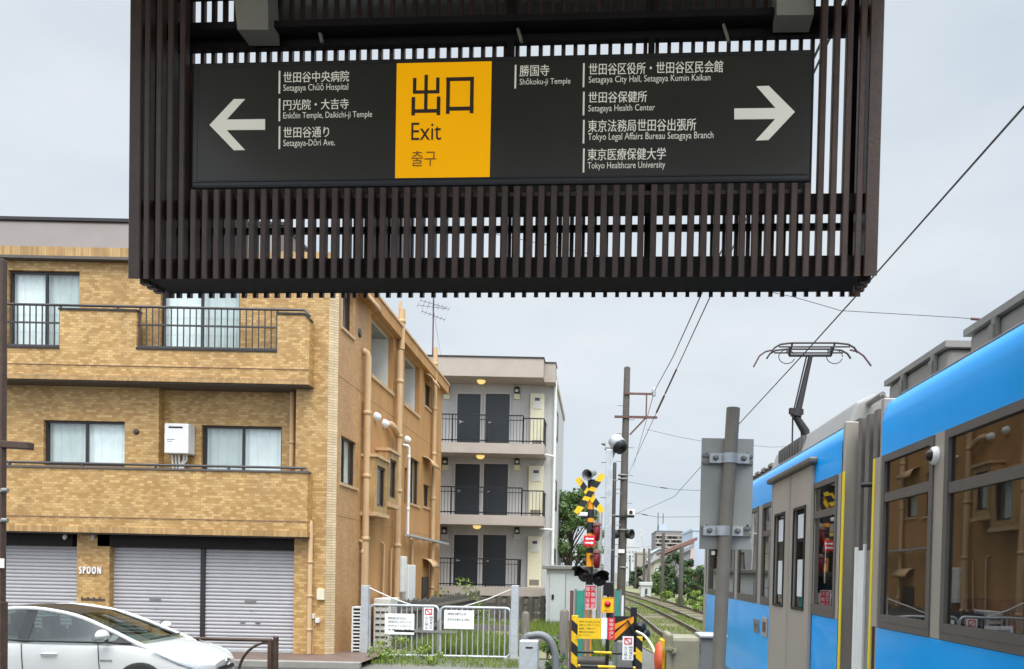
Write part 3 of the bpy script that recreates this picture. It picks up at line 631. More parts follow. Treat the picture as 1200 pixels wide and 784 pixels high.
# ================================================================== GREY APARTMENT BLOCK
Y2, Y2B = 31.3, 30.0
XA0, XA1 = P(503, 560, Y2).x - 3, P(647, 560, Y2).x
A = thing('grey_apartment_block', 'three storey pale grey apartment block with slate doors behind black balcony railings', 'building', (XA1 - 3, Y2, 0))
ztop = P(570, 420, Y2B).z
fa = lambda u, d, z: (u, Y2 + d, z)
wl = MB(); wl.box(XA0, XA1, Y2, Y2 + 9, 0, ztop - .35)
x = XA0 + .1
while x < XA1 - .03: wl.box(x - .012, x + .012, Y2 - .014, Y2 + .002, .95, ztop - .42); x += .16
wl.build('wall', M['siding'], A)
Xs1 = P(637, 430, Y2B).x
a = rect(500, 419, 637.5, 441, Y2B); MB().box(XA0, Xs1, Y2B, Y2 - .02, a[2], a[3]).build('roof', M['taupe'], A)
b = rect(637, 425, 648, 447, Y2B + .4); rf = MB().box(Xs1 + .003, XA1 + .10, Y2B + .5, Y2 - .02, b[2], b[3]).build('roof', M['taupe'], A)
MB().box(XA0, XA1 + .06, Y2 - .018, Y2 + 9, ztop - .35, ztop - .1).build('roof', M['taupe'], A)
MB().box(XA0, Xs1 + .03, Y2B - .03, Y2 - .02, a[3] + .003, a[3] + .06).build('roof_capping', M['dark_metal'], A)
MB().box(Xs1 + .035, XA1 + .13, Y2B + .47, Y2 - .02, b[3] + .003, b[3] + .05).build('roof_capping', M['dark_metal'], A)
for lvl, (s0, s1, r0, dy0, dy1, dx, lamp, cab, ceil_) in enumerate((
        (519, 531, 486, 462, 519, (536, 563, 569, 597), (524, 462, 606), (622, 463, 638, 526), (564, 441)),
        (603.5, 615, 571, 544, 604, (533.5, 562, 567, 595), (522, 545, 606), (620, 547, 637, 607), (563, 533)),
        (688, 698, 655, 627, 688, (532, 560, 566, 593), (521, 626, 606), (619, 629, 635, 690), (559, 617)))):
    s = rect(511, s0, 637, s1, Y2B); xe_ = P(637.5 - lvl, s1, Y2B).x
    sb = MB().box(XA0, xe_, Y2B, Y2 - .016, s[2], s[3]).build('balcony', M['taupe'], A)
    if lvl == 2: MB().box(XA0, xe_ - .3, Y2B + .4, Y2 - .05, 0, s[2] - .003).build('balcony_base', M['midgrey'], sb)
    zt = P(570, r0, Y2B).z; rl = MB(); x1 = P(613 if lvl < 2 else 610, 500, Y2B).x; x2 = xe_ - .02
    spans = [(XA0, x1, Y2B + .05, Y2B + .05)] + ([(x1, x2, Y2B + .05, Y2B + .12)] if lvl < 2 else [])
    for (xa_, xb_, ya, yb) in spans:
        d = 0 if xa_ == XA0 else -.10
        for zz in (s[3] + .1, zt + d): rl.box(xa_, xb_, ya - .02, ya + .02, zz - .022, zz + .022)
        if d == 0: rl.box(xa_, xb_, ya - .012, ya + .012, zt - .2, zt - .17)
        n = int((xb_ - xa_) / .125)
        for i in range(n + 1):
            x = xa_ + (xb_ - xa_) * i / n; k = .025 if i % 11 == 0 or i == n else .008; rl.box(x - k, x + k, ya - k * .8, ya + k * .8, s[3], zt + d)
    if lvl < 2: rl.box(x2 - .025, x2 + .025, Y2B + .05, Y2 - .05, zt - .14, zt - .1); rl.box(x2 - .02, x2 + .02, Y2B + .05, Y2B + .1, s[3], zt - .1)
    if lvl < 2:
        for i in range(8): y = Y2B + .1 + i * .14; rl.box(x2 - .008, x2 + .008, y - .008, y + .008, s[3], zt - .12)
    else:
        for i in range(8): y = Y2B + .1 + i * .14; rl.box(x1 - .008, x1 + .008, y - .008, y + .008, s[3], zt)
        rl.box(x1 - .025, x1 + .025, Y2B + .05, Y2 - .05, zt - .02, zt + .022)
    rl.build('railing', M['black_metal'], sb)
    for k in (0, 2):
        h = rect(dx[k], dy0, dx[k + 1], dy1, Y2); z0 = s[3] + .01
        d = MB().box(h[0], h[1], Y2 - .045, Y2, z0, h[3]).build('door', M['door_slate'], A, bevel=.008)
        mb = MB(); ring(mb, fa, h[0] - .07, h[1] + .07, z0 - .06, h[3] + .07, .066, -.05, -.002); mb.build('door_frame', M['siding'], d)
        mb = MB(); mb.box(h[0] + .1, h[0] + .25, Y2 - .09, Y2 - .06, z0 + 1.0, z0 + 1.035); mb.box(h[0] + .1, h[0] + .14, Y2 - .07, Y2 - .045, z0 + .96, z0 + 1.08); mb.build('handle', M['galv'], d)
    for px in (lamp[0], lamp[2]):
        p = P(px, lamp[1], Y2); l = MB().box(p.x - .12, p.x + .12, Y2 - .1, Y2, p.z - .22, p.z + .0).build('intercom', M['cream_box'] if lvl < 2 else M['siding'], A, bevel=.01)
        MB().box(p.x - .10, p.x + .10, Y2 - .13, Y2 - .015, p.z + .003, p.z + .28).build('porch_lamp', M['black_metal'], A, bevel=.015)
        MB().lathe((p.x, Y2 - .13, p.z + .12), (0, -1, 0), [(0, .07), (.015, .068), (.03, .03)], 12).build('lamp_glass', M['offwhite'], l)
    p = P(ceil_[0], ceil_[1], Y2B + .7); zc_ = (a[2] if lvl == 0 else P(570, (531, 615)[lvl - 1], Y2B).z)
    MB().lathe((p.x, Y2B + .7, zc_), (0, 0, -1), [(0, .17), (.06, .16), (.12, .10), (.14, .01)], 18).build('ceiling_lamp', M['lamp_lit'], A)
    h = rect(*cab, Y2); z0 = s[3] + .01; cb_ = MB().box(h[0], h[1], Y2 - .3, Y2 - .016, z0, h[3]).build('meter_cabinet', M['cream_box'], A, bevel=.01)
    mb = MB(); mb.box(h[0] + .1, h[1] - .1, Y2 - .325, Y2 - .301, h[3] - .62, h[3] - .12); mb.build('meter_hatch', M['offwhite'], cb_)
    mb = MB(); mb.box(h[0] + .18, h[1] - .18, Y2 - .329, Y2 - .326, h[3] - .3, h[3] - .18); 
    for i in range(6): mb.box(h[0] + .08, h[1] - .08, Y2 - .31, Y2 - .302, z0 + .08 + i * .04, z0 + .10 + i * .04)
    mb.build('cabinet_slots', M['rail_metal'], cb_)
    mb = MB()
    for px in (546, 552, 607): p = P(px, dy0 - 15, Y2); mb.lathe((p.x, Y2, p.z), (0, -1, 0), [(0, .07), (.06, .06), (.09, .02)], 10)
    mb.build('wall_vent', M['black_metal'], A)
mb = MB(); p = P(648, 450, Y2 - .1); mb.tube([(XA1 + .08, Y2 - .08, .2), (XA1 + .08, Y2 - .08, ztop - .5)], .06, 10)
for py in (535, 621): z = P(645, py, Y2 - .1).z; mb.tube([(XA1 + .08, Y2 - .08, z), (XA1 - .4, Y2B + .6, z + .02)], .045, 8)
mb.build('downpipe', M['white_paint'], A)
fsa = lambda u, d, z: (XA1 - d, u, z)
for py0, py1 in ((486, 520), (568, 602), (645, 675)):
    h = rectX(652, py0, 655, py1, XA1); mb = MB(); ring(mb, fsa, 33.2, 34.6, h[2], h[3], .06, -.03, .0); o = mb.build('window', M['dark_metal'], A)
    MB().add([fsa(33.2, -.01, h[2]), fsa(34.6, -.01, h[2]), fsa(34.6, -.01, h[3]), fsa(33.2, -.01, h[3])], [(0, 1, 2, 3)]).build('pane', M['glass'], o)
    
p0, p1 = P(507, 417, 33), P(508, 340, 33)
mb = MB(); mb.tube([(p0.x, 33, ztop - .3), (p0.x, 33, p1.z)], .03, 6)
for dz, L_, ty in ((-.55, .8, .08), (-.75, 1.0, -.06), (-1.0, .7, .15)):
    z = p1.z + dz; mb.tube([(p0.x - L_ * .6, 33 - .3, z), (p0.x + L_ * .6, 33 + .3, z - ty)], .012, 5)
    for i in range(7): t = -.6 + 1.2 * i / 6; c = Vector((p0.x + L_ * t, 33 + .3 * t / .6, z - ty * (t + .6) / 1.2)); mb.tube([c - Vector((.1, -.25, 0)), c + Vector((.1, -.25, 0))], .008, 4)
mb.tube([(p0.x, 33, p1.z - .8), (p0.x + .5, 33.2, ztop - .2)], .006, 4)
mb.build('aerial', M['insul'], A)
# things left on the ground floor balcony
pb = P(560, 688, Y2B + .4)

# ================================================================== STATION SIGN IN ITS SLATTED CASE
YAW = R(3.7); SY = 3.5
c0 = P(588, 140, SY)
SU, SW = Vector((math.cos(YAW), -math.sin(YAW), 0)), Vector((math.sin(YAW), math.cos(YAW), 0))
def SP(u, w_, z): return c0 * 1 + SU * u + SW * w_ + Vector((0, 0, z - c0.z))
def su(px, py, w_=0.0):                                       # (u, z) of an image point on the sign's plane w
    d = ray(px, py); t = ((c0 - EYE).dot(SW) + w_) / d.dot(SW); q = EYE + d * t
    return (q - c0).dot(SU), q.z
G_ = thing('station_exit_sign', 'dark brown slatted case holding the charcoal and yellow station exit sign', 'sign', tuple(c0))
def sbox(mb, u0, u1, w0, w1, z0, z1): return fbox(mb, lambda u, d, z: SP(u, d, z), u0, u1, w0, w1, z0, z1)
DEP = .27
ul = su(150, 300)[0]; ur = su(1029, 290)[0]; zb = su(590, 325)[1]; zt_ = su(590, -70)[1]
zpb = su(588, 222, .03)[1]                                    # top of the lower front slats
pit = .0568; bw_, bd = .0285, .034
fu0, fu1 = su(220, 150)[0], su(954, 150)[0]
n = round((ur - ul) / pit)
slf, slb = MB(), MB()
rnd = random.Random(3)
def slat(mb, u, w0, w1, z0, z1, wd=bw_):                      # one bar with softened front edges and a bevelled foot
    c = .004; h = wd / 2; jt = rnd.uniform(-.0012, .0012); u += jt
    poly = [(u - h, w0 + c), (u - h + c, w0), (u + h - c, w0), (u + h, w0 + c), (u + h, w1), (u - h, w1)]
    a = [SP(x, y, z0 + (y - w0) * .35) for x, y in poly]; b = [SP(x, y, z1) for x, y in poly]; k = len(poly)
    mb.add(a + b, [tuple(reversed(range(k))), tuple(range(k, 2 * k))] + [(i, (i + 1) % k, (i + 1) % k + k, i + k) for i in range(k)])
for i in range(n + 1):
    u = ul + .03 + (ur - ul - .06) * i / n
    if i in (0, n): slat(slf, u, -.002, bd + .03, zb, zt_, .058)
    elif u < fu0 - .02 or u > fu1 + .02: slat(slf, u, 0, bd, zb, zt_)
    else: slat(slf, u, 0, bd, zb, zpb)
    slat(slb, u, DEP - .026, DEP, zb - .004, zt_, .0185 if 0 < i < n else .05)
slf.build('front_slats', M['slat'], G_); slb.build('back_slats', M['slat'], G_)
for sgn, ue in ((1, ul), (-1, ur)):
    ends = MB()
    for i in range(3):
        w_ = .075 + i * .05; sbox(ends, ue + sgn * .006, ue + sgn * .05, w_, w_ + .028, zb + .004 - i * .001, zt_)
    ends.build('end_slats', M['slat'], G_)
bm_ = MB(); i0, i1 = ul + .06, ur - .06
sbox(bm_, i0, i1, bd + .003, DEP - bd - .003, zb + .015, zb + .105)      # bottom tray
sbox(bm_, i0, i1, bd + .003, bd + .035, zpb - .108, zpb - .03)           # rail behind the lower slats
sbox(bm_, i0, i1, DEP - bd - .033, DEP - bd - .003, su(588, 270, .2)[1], su(588, 264, .2)[1])
sbox(bm_, i0, i1, DEP - bd - .035, DEP - bd - .003, su(588, 49, .2)[1], su(588, 34, .2)[1])
sbox(bm_, i0, i1, DEP - bd - .12, DEP - bd - .037, su(588, 40, .2)[1], su(588, 32, .2)[1])
sbox(bm_, i0, i1, DEP - bd - .03, DEP - bd - .003, su(588, -20, .2)[1], su(588, -45, .2)[1])
sbox(bm_, i0, i1, bd + .003, DEP - bd - .003, zt_ - .06, zt_ - .003)
for e_ in (i0, i1 - .03, -.02, su(760, 40, .2)[0]):                       # uprights
    sbox(bm_, e_, e_ + .03, DEP - bd - .036, DEP - bd - .002, zb + .1, zt_ - .06)
bm_.build('case_beams', M['slat_dark'], G_)
sb_ = MB(); sbox(sb_, fu0 + .01, fu1 - .01, bd, bd + .02, zpb - .03, zpb - .012)
for i in range(n + 1):
    u = ul + .03 + (ur - ul - .06) * i / n
    if fu0 < u < fu1: sbox(sb_, u - .006, u + .006, bd, bd + .024, zpb - .027, zpb - .015)
sb_.build('fixing_rail', M['slat'], G_)
bk = MB(); sbox(bk, ul + .3, ur - .3, DEP + .18, DEP + .21, su(588, 36, .48)[1], su(588, 14, .48)[1] + .3); bk.build('rear_fascia', M['galv_dark'], G_)
# the sign box itself
WP = .035
pl, pr = su(223, 146, WP)[0], su(953, 134, WP)[0]; pt, pb_ = su(588, 65, WP)[1], su(588, 216.5, WP)[1]
bx = MB(); sbox(bx, pl, pr, WP, WP + .13, pb_, pt)
pn = bx.build('sign_box', M['panel_edge'], G_, bevel=.012)
pf = MB(); sbox(pf, pl + .018, pr - .018, WP - .004, WP + .01, pb_ + .028, pt - .012); pf.build('sign_face', M['panel'], pn)
fr = MB(); ring(fr, lambda u, d, z: SP(u, d, z), pl + .035, pr - .035, pb_ + .032, pt - .022, .004, WP - .0052, WP); fr.build('face_bead', M['panel_edge'], pn)
def onpanel(mb, pts, w_, th=.002): return mb.prism([SP(*(lambda q: (q[0], w_, q[1]))(su(x, y, w_))) for x, y in pts], SW * th)
def quadpx(x0, y0, x1, y1): # follows the panel's own tilt
    def yt(x, y): return y
    return [(x0, y0), (x1, y0), (x1, y1), (x0, y1)]
W1 = WP - .0065; W2_ = WP - .009
def slope(px, py):            # photo rows drift along the panel; put a mark's centre on the panel's own axes
    return su(px, py, W1)
def pbox(mb, x0, y0, x1, y1, w_):
    ul_, z1 = su(x0, (y0 + y1) / 2, w_)[0], su((x0 + x1) / 2, y0, w_)[1]; ur_, z0 = su(x1, (y0 + y1) / 2, w_)[0], su((x0 + x1) / 2, y1, w_)[1]
    sbox(mb, ul_, ur_, w_, w_ + .002, z0, z1); return ul_, ur_, z0, z1
ym = MB(); pbox(ym, 464, 73, 575, 208, W1 + .0008); ym.build('exit_panel', M['yellow_lit'], pn)
ar = MB(); onpanel(ar, [(245.4, 146.4), (274, 116), (287, 116), (265.5, 140), (310.5, 139.5), (310.5, 152), (265.5, 152.3), (287, 175.7), (274, 176)], W1); ar.build('arrow', M['cream'], pn)
ar = MB(); onpanel(ar, [(931.5, 131), (901, 100.5), (886.5, 101), (909, 126.5), (860.5, 127), (860.5, 139.7), (908.5, 139.3), (885.5, 164.5), (900.5, 164)], W1); ar.build('arrow', M['cream'], pn)
def ptext(mb, body, x0, y0, x1, y1, off, w_=W1, res=3):
    a, z1 = su(x0, (y0 + y1) / 2, w_)[0], su((x0 + x1) / 2, y0, w_)[1]; b, z0 = su(x1, (y0 + y1) / 2, w_)[0], su((x0 + x1) / 2, y1, w_)[1]
    if off <= 0 or True: text(mb, body, SP(a, w_, z0), SU * (b - a), Vector((0, 0, z1 - z0)), 0, res)
    if off > .01: text(mb, body, SP(a + .0011, w_ - .0004, z0), SU * (b - a), Vector((0, 0, z1 - z0)), 0, res)
for bar_, jp, jb, en, eb in (
        ((326.5, 83, 328.3, 109.5), '世田谷中央病院', (332, 83.5, 409, 96.3), 'Setagaya Chūō Hospital', (332, 98, 408, 108.2)),
        ((326.5, 115.5, 328.3, 142), '円光院・大吉寺', (332, 116, 408.5, 128.6), 'Enkōin Temple, Daikichi-ji Temple', (332, 130.5, 436, 140.3)),
        ((326.5, 148, 328.3, 174.5), '世田谷通り', (332, 148.5, 385.5, 161.3), 'Setagaya-Dōri Ave.', (332, 163, 392.5, 173.2)),
        ((603, 76, 605, 103.5), '勝国寺', (609, 76, 643.5, 89.3), 'Shōkoku-ji Temple', (609, 91.5, 668.5, 100.8)),
        ((683, 74, 685, 102), '世田谷区役所・世田谷区民会館', (690, 72.5, 847, 86.5), 'Setagaya City Hall, Setagaya Kumin Kaikan', (690, 88, 832.5, 98)),
        ((683, 107.5, 685, 135), '世田谷保健所', (689.5, 107, 758, 120.3), 'Setagaya Health Center', (689.5, 122.5, 767.5, 132.3)),
        ((683, 140.5, 685, 168), '東京法務局世田谷出張所', (689, 139.5, 815.5, 154), 'Tokyo Legal Affairs Bureau Setagaya Branch', (689, 155, 836, 165.6)),
        ((683, 174, 685, 202), '東京医療保健大学', (688.5, 173.5, 780, 187.5), 'Tokyo Healthcare University', (688.5, 189.5, 779.5, 199.5))):
    mb = MB(); pbox(mb, *bar_, W1); ptext(mb, jp, *jb, .012); ptext(mb, en, *eb, .005)
    mb.build('destination_text', M['cream'], pn)
s_ = 5.41; ks = []
ex = MB()
for k in ((75, 115, 96, 212), (147, 95, 168, 320), (222, 112, 243, 212), (77, 193, 243, 213), (66, 236, 88, 352), (226, 233, 248, 350), (66, 313, 248, 335),
          (286, 112, 309, 342), (437, 108, 460, 338), (286, 110, 460, 133), (286, 297, 460, 321)):
    pbox(ex, 470 + k[0] / s_, 70 + k[1] / s_, 470 + k[2] / s_, 70 + k[3] / s_, W2_ + rnd.uniform(0, .0008))
ptext(ex, 'Exit', 482, 143.5, 517, 164.2, .004, W2_, 5); ex.build('exit_text', M['brown_ink'], pn)
ex = MB(); ptext(ex, '출구', 482, 176.5, 511, 194.8, .002, W2_, 5); ex.build('exit_text', M['olive_ink'], pn)
# steel brackets that carry the case from the canopy
for poly in ([(268, -60), (279, 8), (282, 40), (318, 40), (318, 16), (312, -60)], [(908, -60), (909, 23.5), (952, 23), (953, -60)]):
    mb = MB(); mb.prism([SP(su(x, y, .09)[0], .06, su(x, y, .09)[1]) for x, y in poly], SW * .11); mb.build('hanger', M['beige_steel'], G_)
for px in (376, 607, 847):
    a, z = su(px, 34, .2), su(px + 6, 57, .2); mb = MB(); mb.bar(SP(a[0], .17, a[1]), SP(z[0], .155, z[1]), .012, .012); mb.build('stay', M['beige_steel'], G_)
q0 = su(370, 225, .03); mb = MB(); mb.box(0, 0, 0, 0, 0, 0)
# unseen canopy from which the case hangs; roof slab added to shade the sign
cz = zt_ + .16
K = thing('station_canopy', 'unseen station canopy carrying the slatted sign on beige beams, its roof added for shade', 'canopy', (0, -2, 0))
MB().box(-3.2, 1.5, .6, 3.95, cz + .16, cz + .26).build('canopy_shade_roof', M['beige_steel'], K)
for px in (290, 930):
    u = su(px, -60, .1)[0]; a = SP(u, -5.4, cz + .06); b = SP(u, .45, cz + .06); MB().bar(a, b, .14, .19).build('canopy_beam', M['beige_steel'], K)
    c_ = SP(u, -5.0, 0); MB().box(c_.x - .09, c_.x + .09, c_.y - .09, c_.y + .09, 0, cz - .035).build('column', M['beige_steel'], K)

# ================================================================== TRAM
XT = 2.2; XT2 = 4.7; XC = (XT + XT2) / 2
def tY(px, py=640): return PX(px, py, XT).y
def tZ(px, py): return PX(px, py, XT).z
ZRF = tZ(1120, 425.5) + .07; ZWT = tZ(1150, 487); ZWB = tZ(1100, 749); ZBT = .42
Tm = thing('tram', 'bright blue tram with grey doors and raised pantograph standing beside the platform', 'tram', (XC, tY(1005), 0))
# outline of the side from window head to roof, as (inward offset, z)
EDGE = [(0, ZWT), (0, ZRF - .20), (.012, ZRF - .12), (.04, ZRF - .055), (.10, ZRF - .01), (.17, ZRF + .01)]
ROOFP = [(.172, ZRF + .012), (.5, ZRF + .06), (1.25, ZRF + .09)]
def side(fx):                                                  # wall mapping for one side: u = y, d inward
    return (lambda u, d, z: (XT + d, u, z)) if fx == 0 else (lambda u, d, z: (XT2 - d, u, z))
def carbody(ya, yb, wins, doors, far_end, label):
    pc = 'car_body'
    body = MB()
    for sd in (0, 1):
        f = side(sd)
        segs = []                                              # lower panel, broken by doors
        cuts = sorted(doors); y = ya
        for d0, d1 in cuts + [(yb, yb)]:
            if d0 > y: body.add([f(y, 0, ZBT), f(d0, 0, ZBT), f(d0, 0, ZWB - .003), f(y, 0, ZWB - .003)], [(0, 1, 2, 3)]); body.add([f(y, .05, ZBT - .1), f(d0, .05, ZBT - .1), f(d0, 0, ZBT), f(y, 0, ZBT)], [(0, 1, 2, 3)])
            y = d1
        body.grid([[f(y_, d, z) for d, z in EDGE] for y_ in (ya, yb)], True)
    o = body.build(pc, M['tramblue'], Tm, fix=False); o['label'] = label
    # grey belt between the windows
    for sd in (0, 1):
        belt = MB(); f = side(sd); holed(belt, ya, yb, ZWB, ZWT, [(a, b, c, d) for a, b, c, d, *_ in wins] + [(a, b, ZWB, ZWT) for a, b in doors], f, .05); belt.build('window_belt', M['tramgrey'], o, fix=False)
    roof = MB(); rows = []
    for y_ in (ya, yb):
        L_ = [(XT + d, y_, z) for d, z in ROOFP]; Rr = [(XT2 - d, y_, z) for d, z in reversed(ROOFP)]; rows.append(L_ + Rr[1:])
    roof.grid(rows, True); roof.build('roof', M['tramroof'], o, fix=False)
    dr = MB(); dr.tube([(XT + .15, ya, ZRF + .018), (XT + .15, yb, ZRF + .018)], .016, 6); dr.build('roof_gutter', M['tramframe'], o)
    inn = MB(); inn.box(XT + .06, XT2 - .06, ya + .05, yb - .05, .78, .84); inn.box(XT + .2, XT2 - .2, ya + .05, yb - .05, ZRF - .32, ZRF - .28); inn.build('interior_lining', M['midgrey'], o)
    y = ya + .7
    while y < yb - .8:
        if not any(a - .2 < y + .25 < b + .3 for a, b in doors):
            for xx in ((XT + .12, XT + .95), (XT2 - .95, XT2 - .12)):
                MB().prism([(xx[0], y, .842), (xx[0], y + .5, .842), (xx[0], y + .56, 1.82), (xx[0], y + .46, 1.82), (xx[0], y + .40, 1.26), (xx[0], y, 1.28)], (xx[1] - xx[0], 0, 0)).build('seat', M['seat_blue'], o)
        y += .85
    pos = MB(); y = ya + 1.2
    while y < yb - 1: pos.tube([(XT + .95, y, .84), (XT + .95, y, ZRF - .3)], .017, 6); pos.tube([(XT2 - .95, y, .84), (XT2 - .95, y, ZRF - .3)], .017, 6); y += 1.7
    pos.tube([(XT + .7, ya + .3, ZWT - .15), (XT + .7, yb - .3, ZWT - .15)], .015, 6); pos.build('grab_rails', M['tram_yellow'], o)
    for a, b, c, d, split in wins:
        for sd in (0, 1):
            f = side(sd); fm = MB(); t = .055; ring(fm, f, a - .03, b + .03, c - .05, d + .03, t + .0, -.012, .03); fbox(fm, f, a - .03, b + .03, -.010, .03, ZWB + .004, c - .051)
            if split: fbox(fm, f, a, b, -.006, .03, split - .035, split + .035)
            w_ = fm.build('window', M['tramframe'], o); gl = MB()
            gl.add([f(a, .012, c), f(b, .012, c), f(b, .012, d), f(a, .012, d)], [(0, 1, 2, 3)]); gl.build('pane', M['glass_tram'], w_)
            if False: pass
    for a, b in doors:
        for sd in (0, 1):
            f = side(sd); zt = tZ(928, 558); m_ = (a + b) / 2
            for k, (p_, q_) in enumerate(((a + .02, m_ - .008), (m_ + .008, b - .02))):
                c_ = (p_ + q_) / 2; hw = .23; z0, z1 = tZ(928, 711), tZ(928, 600)
                lf = MB(); holed(lf, p_, q_, .5, zt, [(c_ - hw, c_ + hw, z0, z1)], lambda u, d, z, f=f: f(u, d - .03, z), .05)
                fbox(lf, f, p_, p_ + .03, -.036, -.002, .5, zt); fbox(lf, f, q_ - .03, q_, -.036, -.002, .5, zt)
                d_ = lf.build('door', M['tramgrey'], o, fix=False); MB().add([f(c_ - hw, -.01, z0), f(c_ + hw, -.01, z0), f(c_ + hw, -.01, z1), f(c_ - hw, -.01, z1)], [(0, 1, 2, 3)]).build('pane', M['glass_tram'], d_)
                fm = MB(); ring(fm, f, c_ - hw - .02, c_ + hw + .02, z0 - .02, z1 + .02, .03, -.042, -.028); fm.build('door_gasket', M['black'], d_)
                st = MB(); fbox(st, f, c_ - .1, c_ + .12, -.014, -.011, z1 - .32, z1 - .06); fbox(st, f, c_ - .1, c_ + .1, -.014, -.011, z1 - .95, z1 - .55); st.build('notice', M['poster'], d_)
            hd = MB(); fbox(hd, f, a - .07, b + .07, -.09, .02, zt + .003, zt + .07); hd.build('door_rail', M['tramframe'], o, bevel=.02)
            si = MB(); fbox(si, f, a, b, -.05, .05, .46, .497); si.build('door_step', M['tramframe'], o)
    return o
yN0 = -4.5; yN1 = tY(1030)
y985 = tY(984); yE = tY(826)
def wy(x0, x1): return tY(x1), tY(x0)
ZS = tZ(1065, 576)
wN = []
a, b = wy(1034, 1090); wN.append((a, b, ZWB + .10, ZWT - .035, ZS))
a, b = wy(1108, 1290); wN.append((a, b, ZWB + .10, ZWT - .035, tZ(1150, 563)))
y = a - .22
while y > yN0 + 1.6: wN.append((y - 1.55, y, ZWB + .10, ZWT - .035, tZ(1150, 563))); y -= 1.77
carN = carbody(yN0, yN1, wN, [], False, 'near car with big reflecting windows')
wF = []
a, b = wy(944.5, 979); wF.append((a, b, ZWB + .10, ZWT - .035, tZ(960, 603)))
for x0, x1 in ((892.5, 905.5), (865, 889), (846, 862), (831, 843)):
    a, b = wy(x0, x1); wF.append((a + .06, b - .06, ZWB + .10, ZWT - .035, tZ(898, 625) if x0 > 890 else None))
dF = [(tY(953.5), tY(906))]
carF = carbody(y985, yE, wF, dF, True, 'far car with grey double door and pantograph')
# end of the far car
en = MB(); en.box(XT + .02, XT2 - .02, yE, yE + .05, ZBT, ZRF + .02); en.build('end_wall', M['tramgrey'], carF, bevel=.02)
MB().box(XT + .3, XT2 - .3, yE + .052, yE + .06, ZWB, ZWT).build('windscreen', M['glass_tram'], carF)
mb = MB(); mb.box(XT - .006, XT + .02, yE - .42, yE, ZBT, ZWB - .002); mb.build('corner_panel', M['tramgrey'], carF)
mb = MB()
for px in (828.5, 831): y = tY(px); mb.box(XT - .008, XT, y - .03, y + .03, ZWB, ZWT)
mb.build('corner_pillar', M['tramframe'], carF)
# door buttons beside the door
for px, m_ in ((889, 'galv_dark'), (899, 'tramgrey')):
    a, b = wy(px - 3, px + 3); z0, z1 = tZ(px, 747 if px > 895 else 742), tZ(px, 724 if px > 895 else 726); MB().box(XT - .012, XT, a, b, z0, z1).build('door_button', M[m_], carF, bevel=.02)
    MB().box(XT - .016, XT - .0125, a + .06, b - .06, z0 + .06, z1 - .06).build('button_face', M['rust' if px > 895 else 'tramframe'], carF)
# articulation between the cars
ar_ = thing  # (kept simple: everything below is part of the tram)
bl = MB(); ya, yb = yN1 + .06, y985 - .06; k = 9
for i in range(k):
    a = ya + (yb - ya) * i / k; b = ya + (yb - ya) * (i + 1) / k; dd = .09 if i % 2 else .15
    bl.box(XT + dd, XT2 - dd, a, b, .5, ZRF - .02 - (dd - .09))
bl.build('gangway_bellows', M['bellows'], Tm)
for y0, y1 in ((yN1 - .005, yN1 + .055), (y985 - .055, y985 + .005)): MB().box(XT + .005, XT2 - .005, y0, y1, .45, ZRF - .01).build('gangway_frame', M['tramgrey'], Tm, bevel=.01)
for (ya_, yb_) in ((tY(988), tY(985.5)), (tY(1023.6), tY(1021.2))):
    MB().box(XT - .006, XT + .002, ya_, yb_, .5, ZWT).build('yellow_strip', M['tram_yellow'], Tm)
MB().box(XT - .004, XT + .004, tY(1030), tY(1024.2), ZWB, ZWT).build('pillar_trim', M['tramgrey'], Tm)
ws = MB(); a, b = tY(1012), tY(1003); zt = tZ(1007, 645); ws.box(XT + .02, XT + .09, a, b, .5, zt); ws.box(XT + .0, XT + .02, a - .02, a + .01, .5, zt + .05); ws.box(XT + .0, XT + .02, b - .01, b + .03, .5, zt + .03)
ws.build('gangway_cover', M['white_paint'], Tm)
mb = MB(); 
for py in (652, 686, 720, 752, 778): mb.lathe((XT + .095, tY(998), tZ(998, py)), (-1, 0, 0), [(0, .035), (.03, .03)], 10)
mb.build('fixing_bolt', M['black'], Tm)
mb = MB(); p = PX(1020, 568, XT); mb.tube([(XT + .05, p.y, p.z), (XT - .03, p.y + .02, p.z), (XT - .05, p.y + .05, p.z)], .02, 8); mb.build('hook', M['black'], Tm)
p = PX(1096.5, 534, XT); mb = MB(); mb.lathe((XT, p.y, p.z), (-1, 0, 0), [(0, .062), (.02, .058), (.035, .045)], 18); o = mb.build('side_lamp', M['signwhite'], carN); MB().lathe((XT - .035, p.y, p.z), (-1, 0, 0), [(0, .042), (.02, .034), (.03, .01)], 14).build('lamp_lens', M['dim_lens'], o)
# things in the windows of the far car
mb = MB()
for (px, py, w_, h_) in ((957, 608, .5, .18), (958, 650, .45, .2)):
    p = PX(px, py, XT + .35); mb.box(p.x, p.x + .02, p.y - w_ / 2, p.y + w_ / 2, p.z - h_ / 2, p.z + h_ / 2)
mb.build('hanging_advert', M['blueposter'], carF)
mb = MB()
for (px, py, w_, h_) in ((968, 618, .25, .3), (959, 590, .1, .16)):
    p = PX(px, py, XT + .3); mb.box(p.x, p.x + .02, p.y - w_ / 2, p.y + w_ / 2, p.z - h_ / 2, p.z + h_ / 2)
mb.build('window_notice', M['poster'], carF)
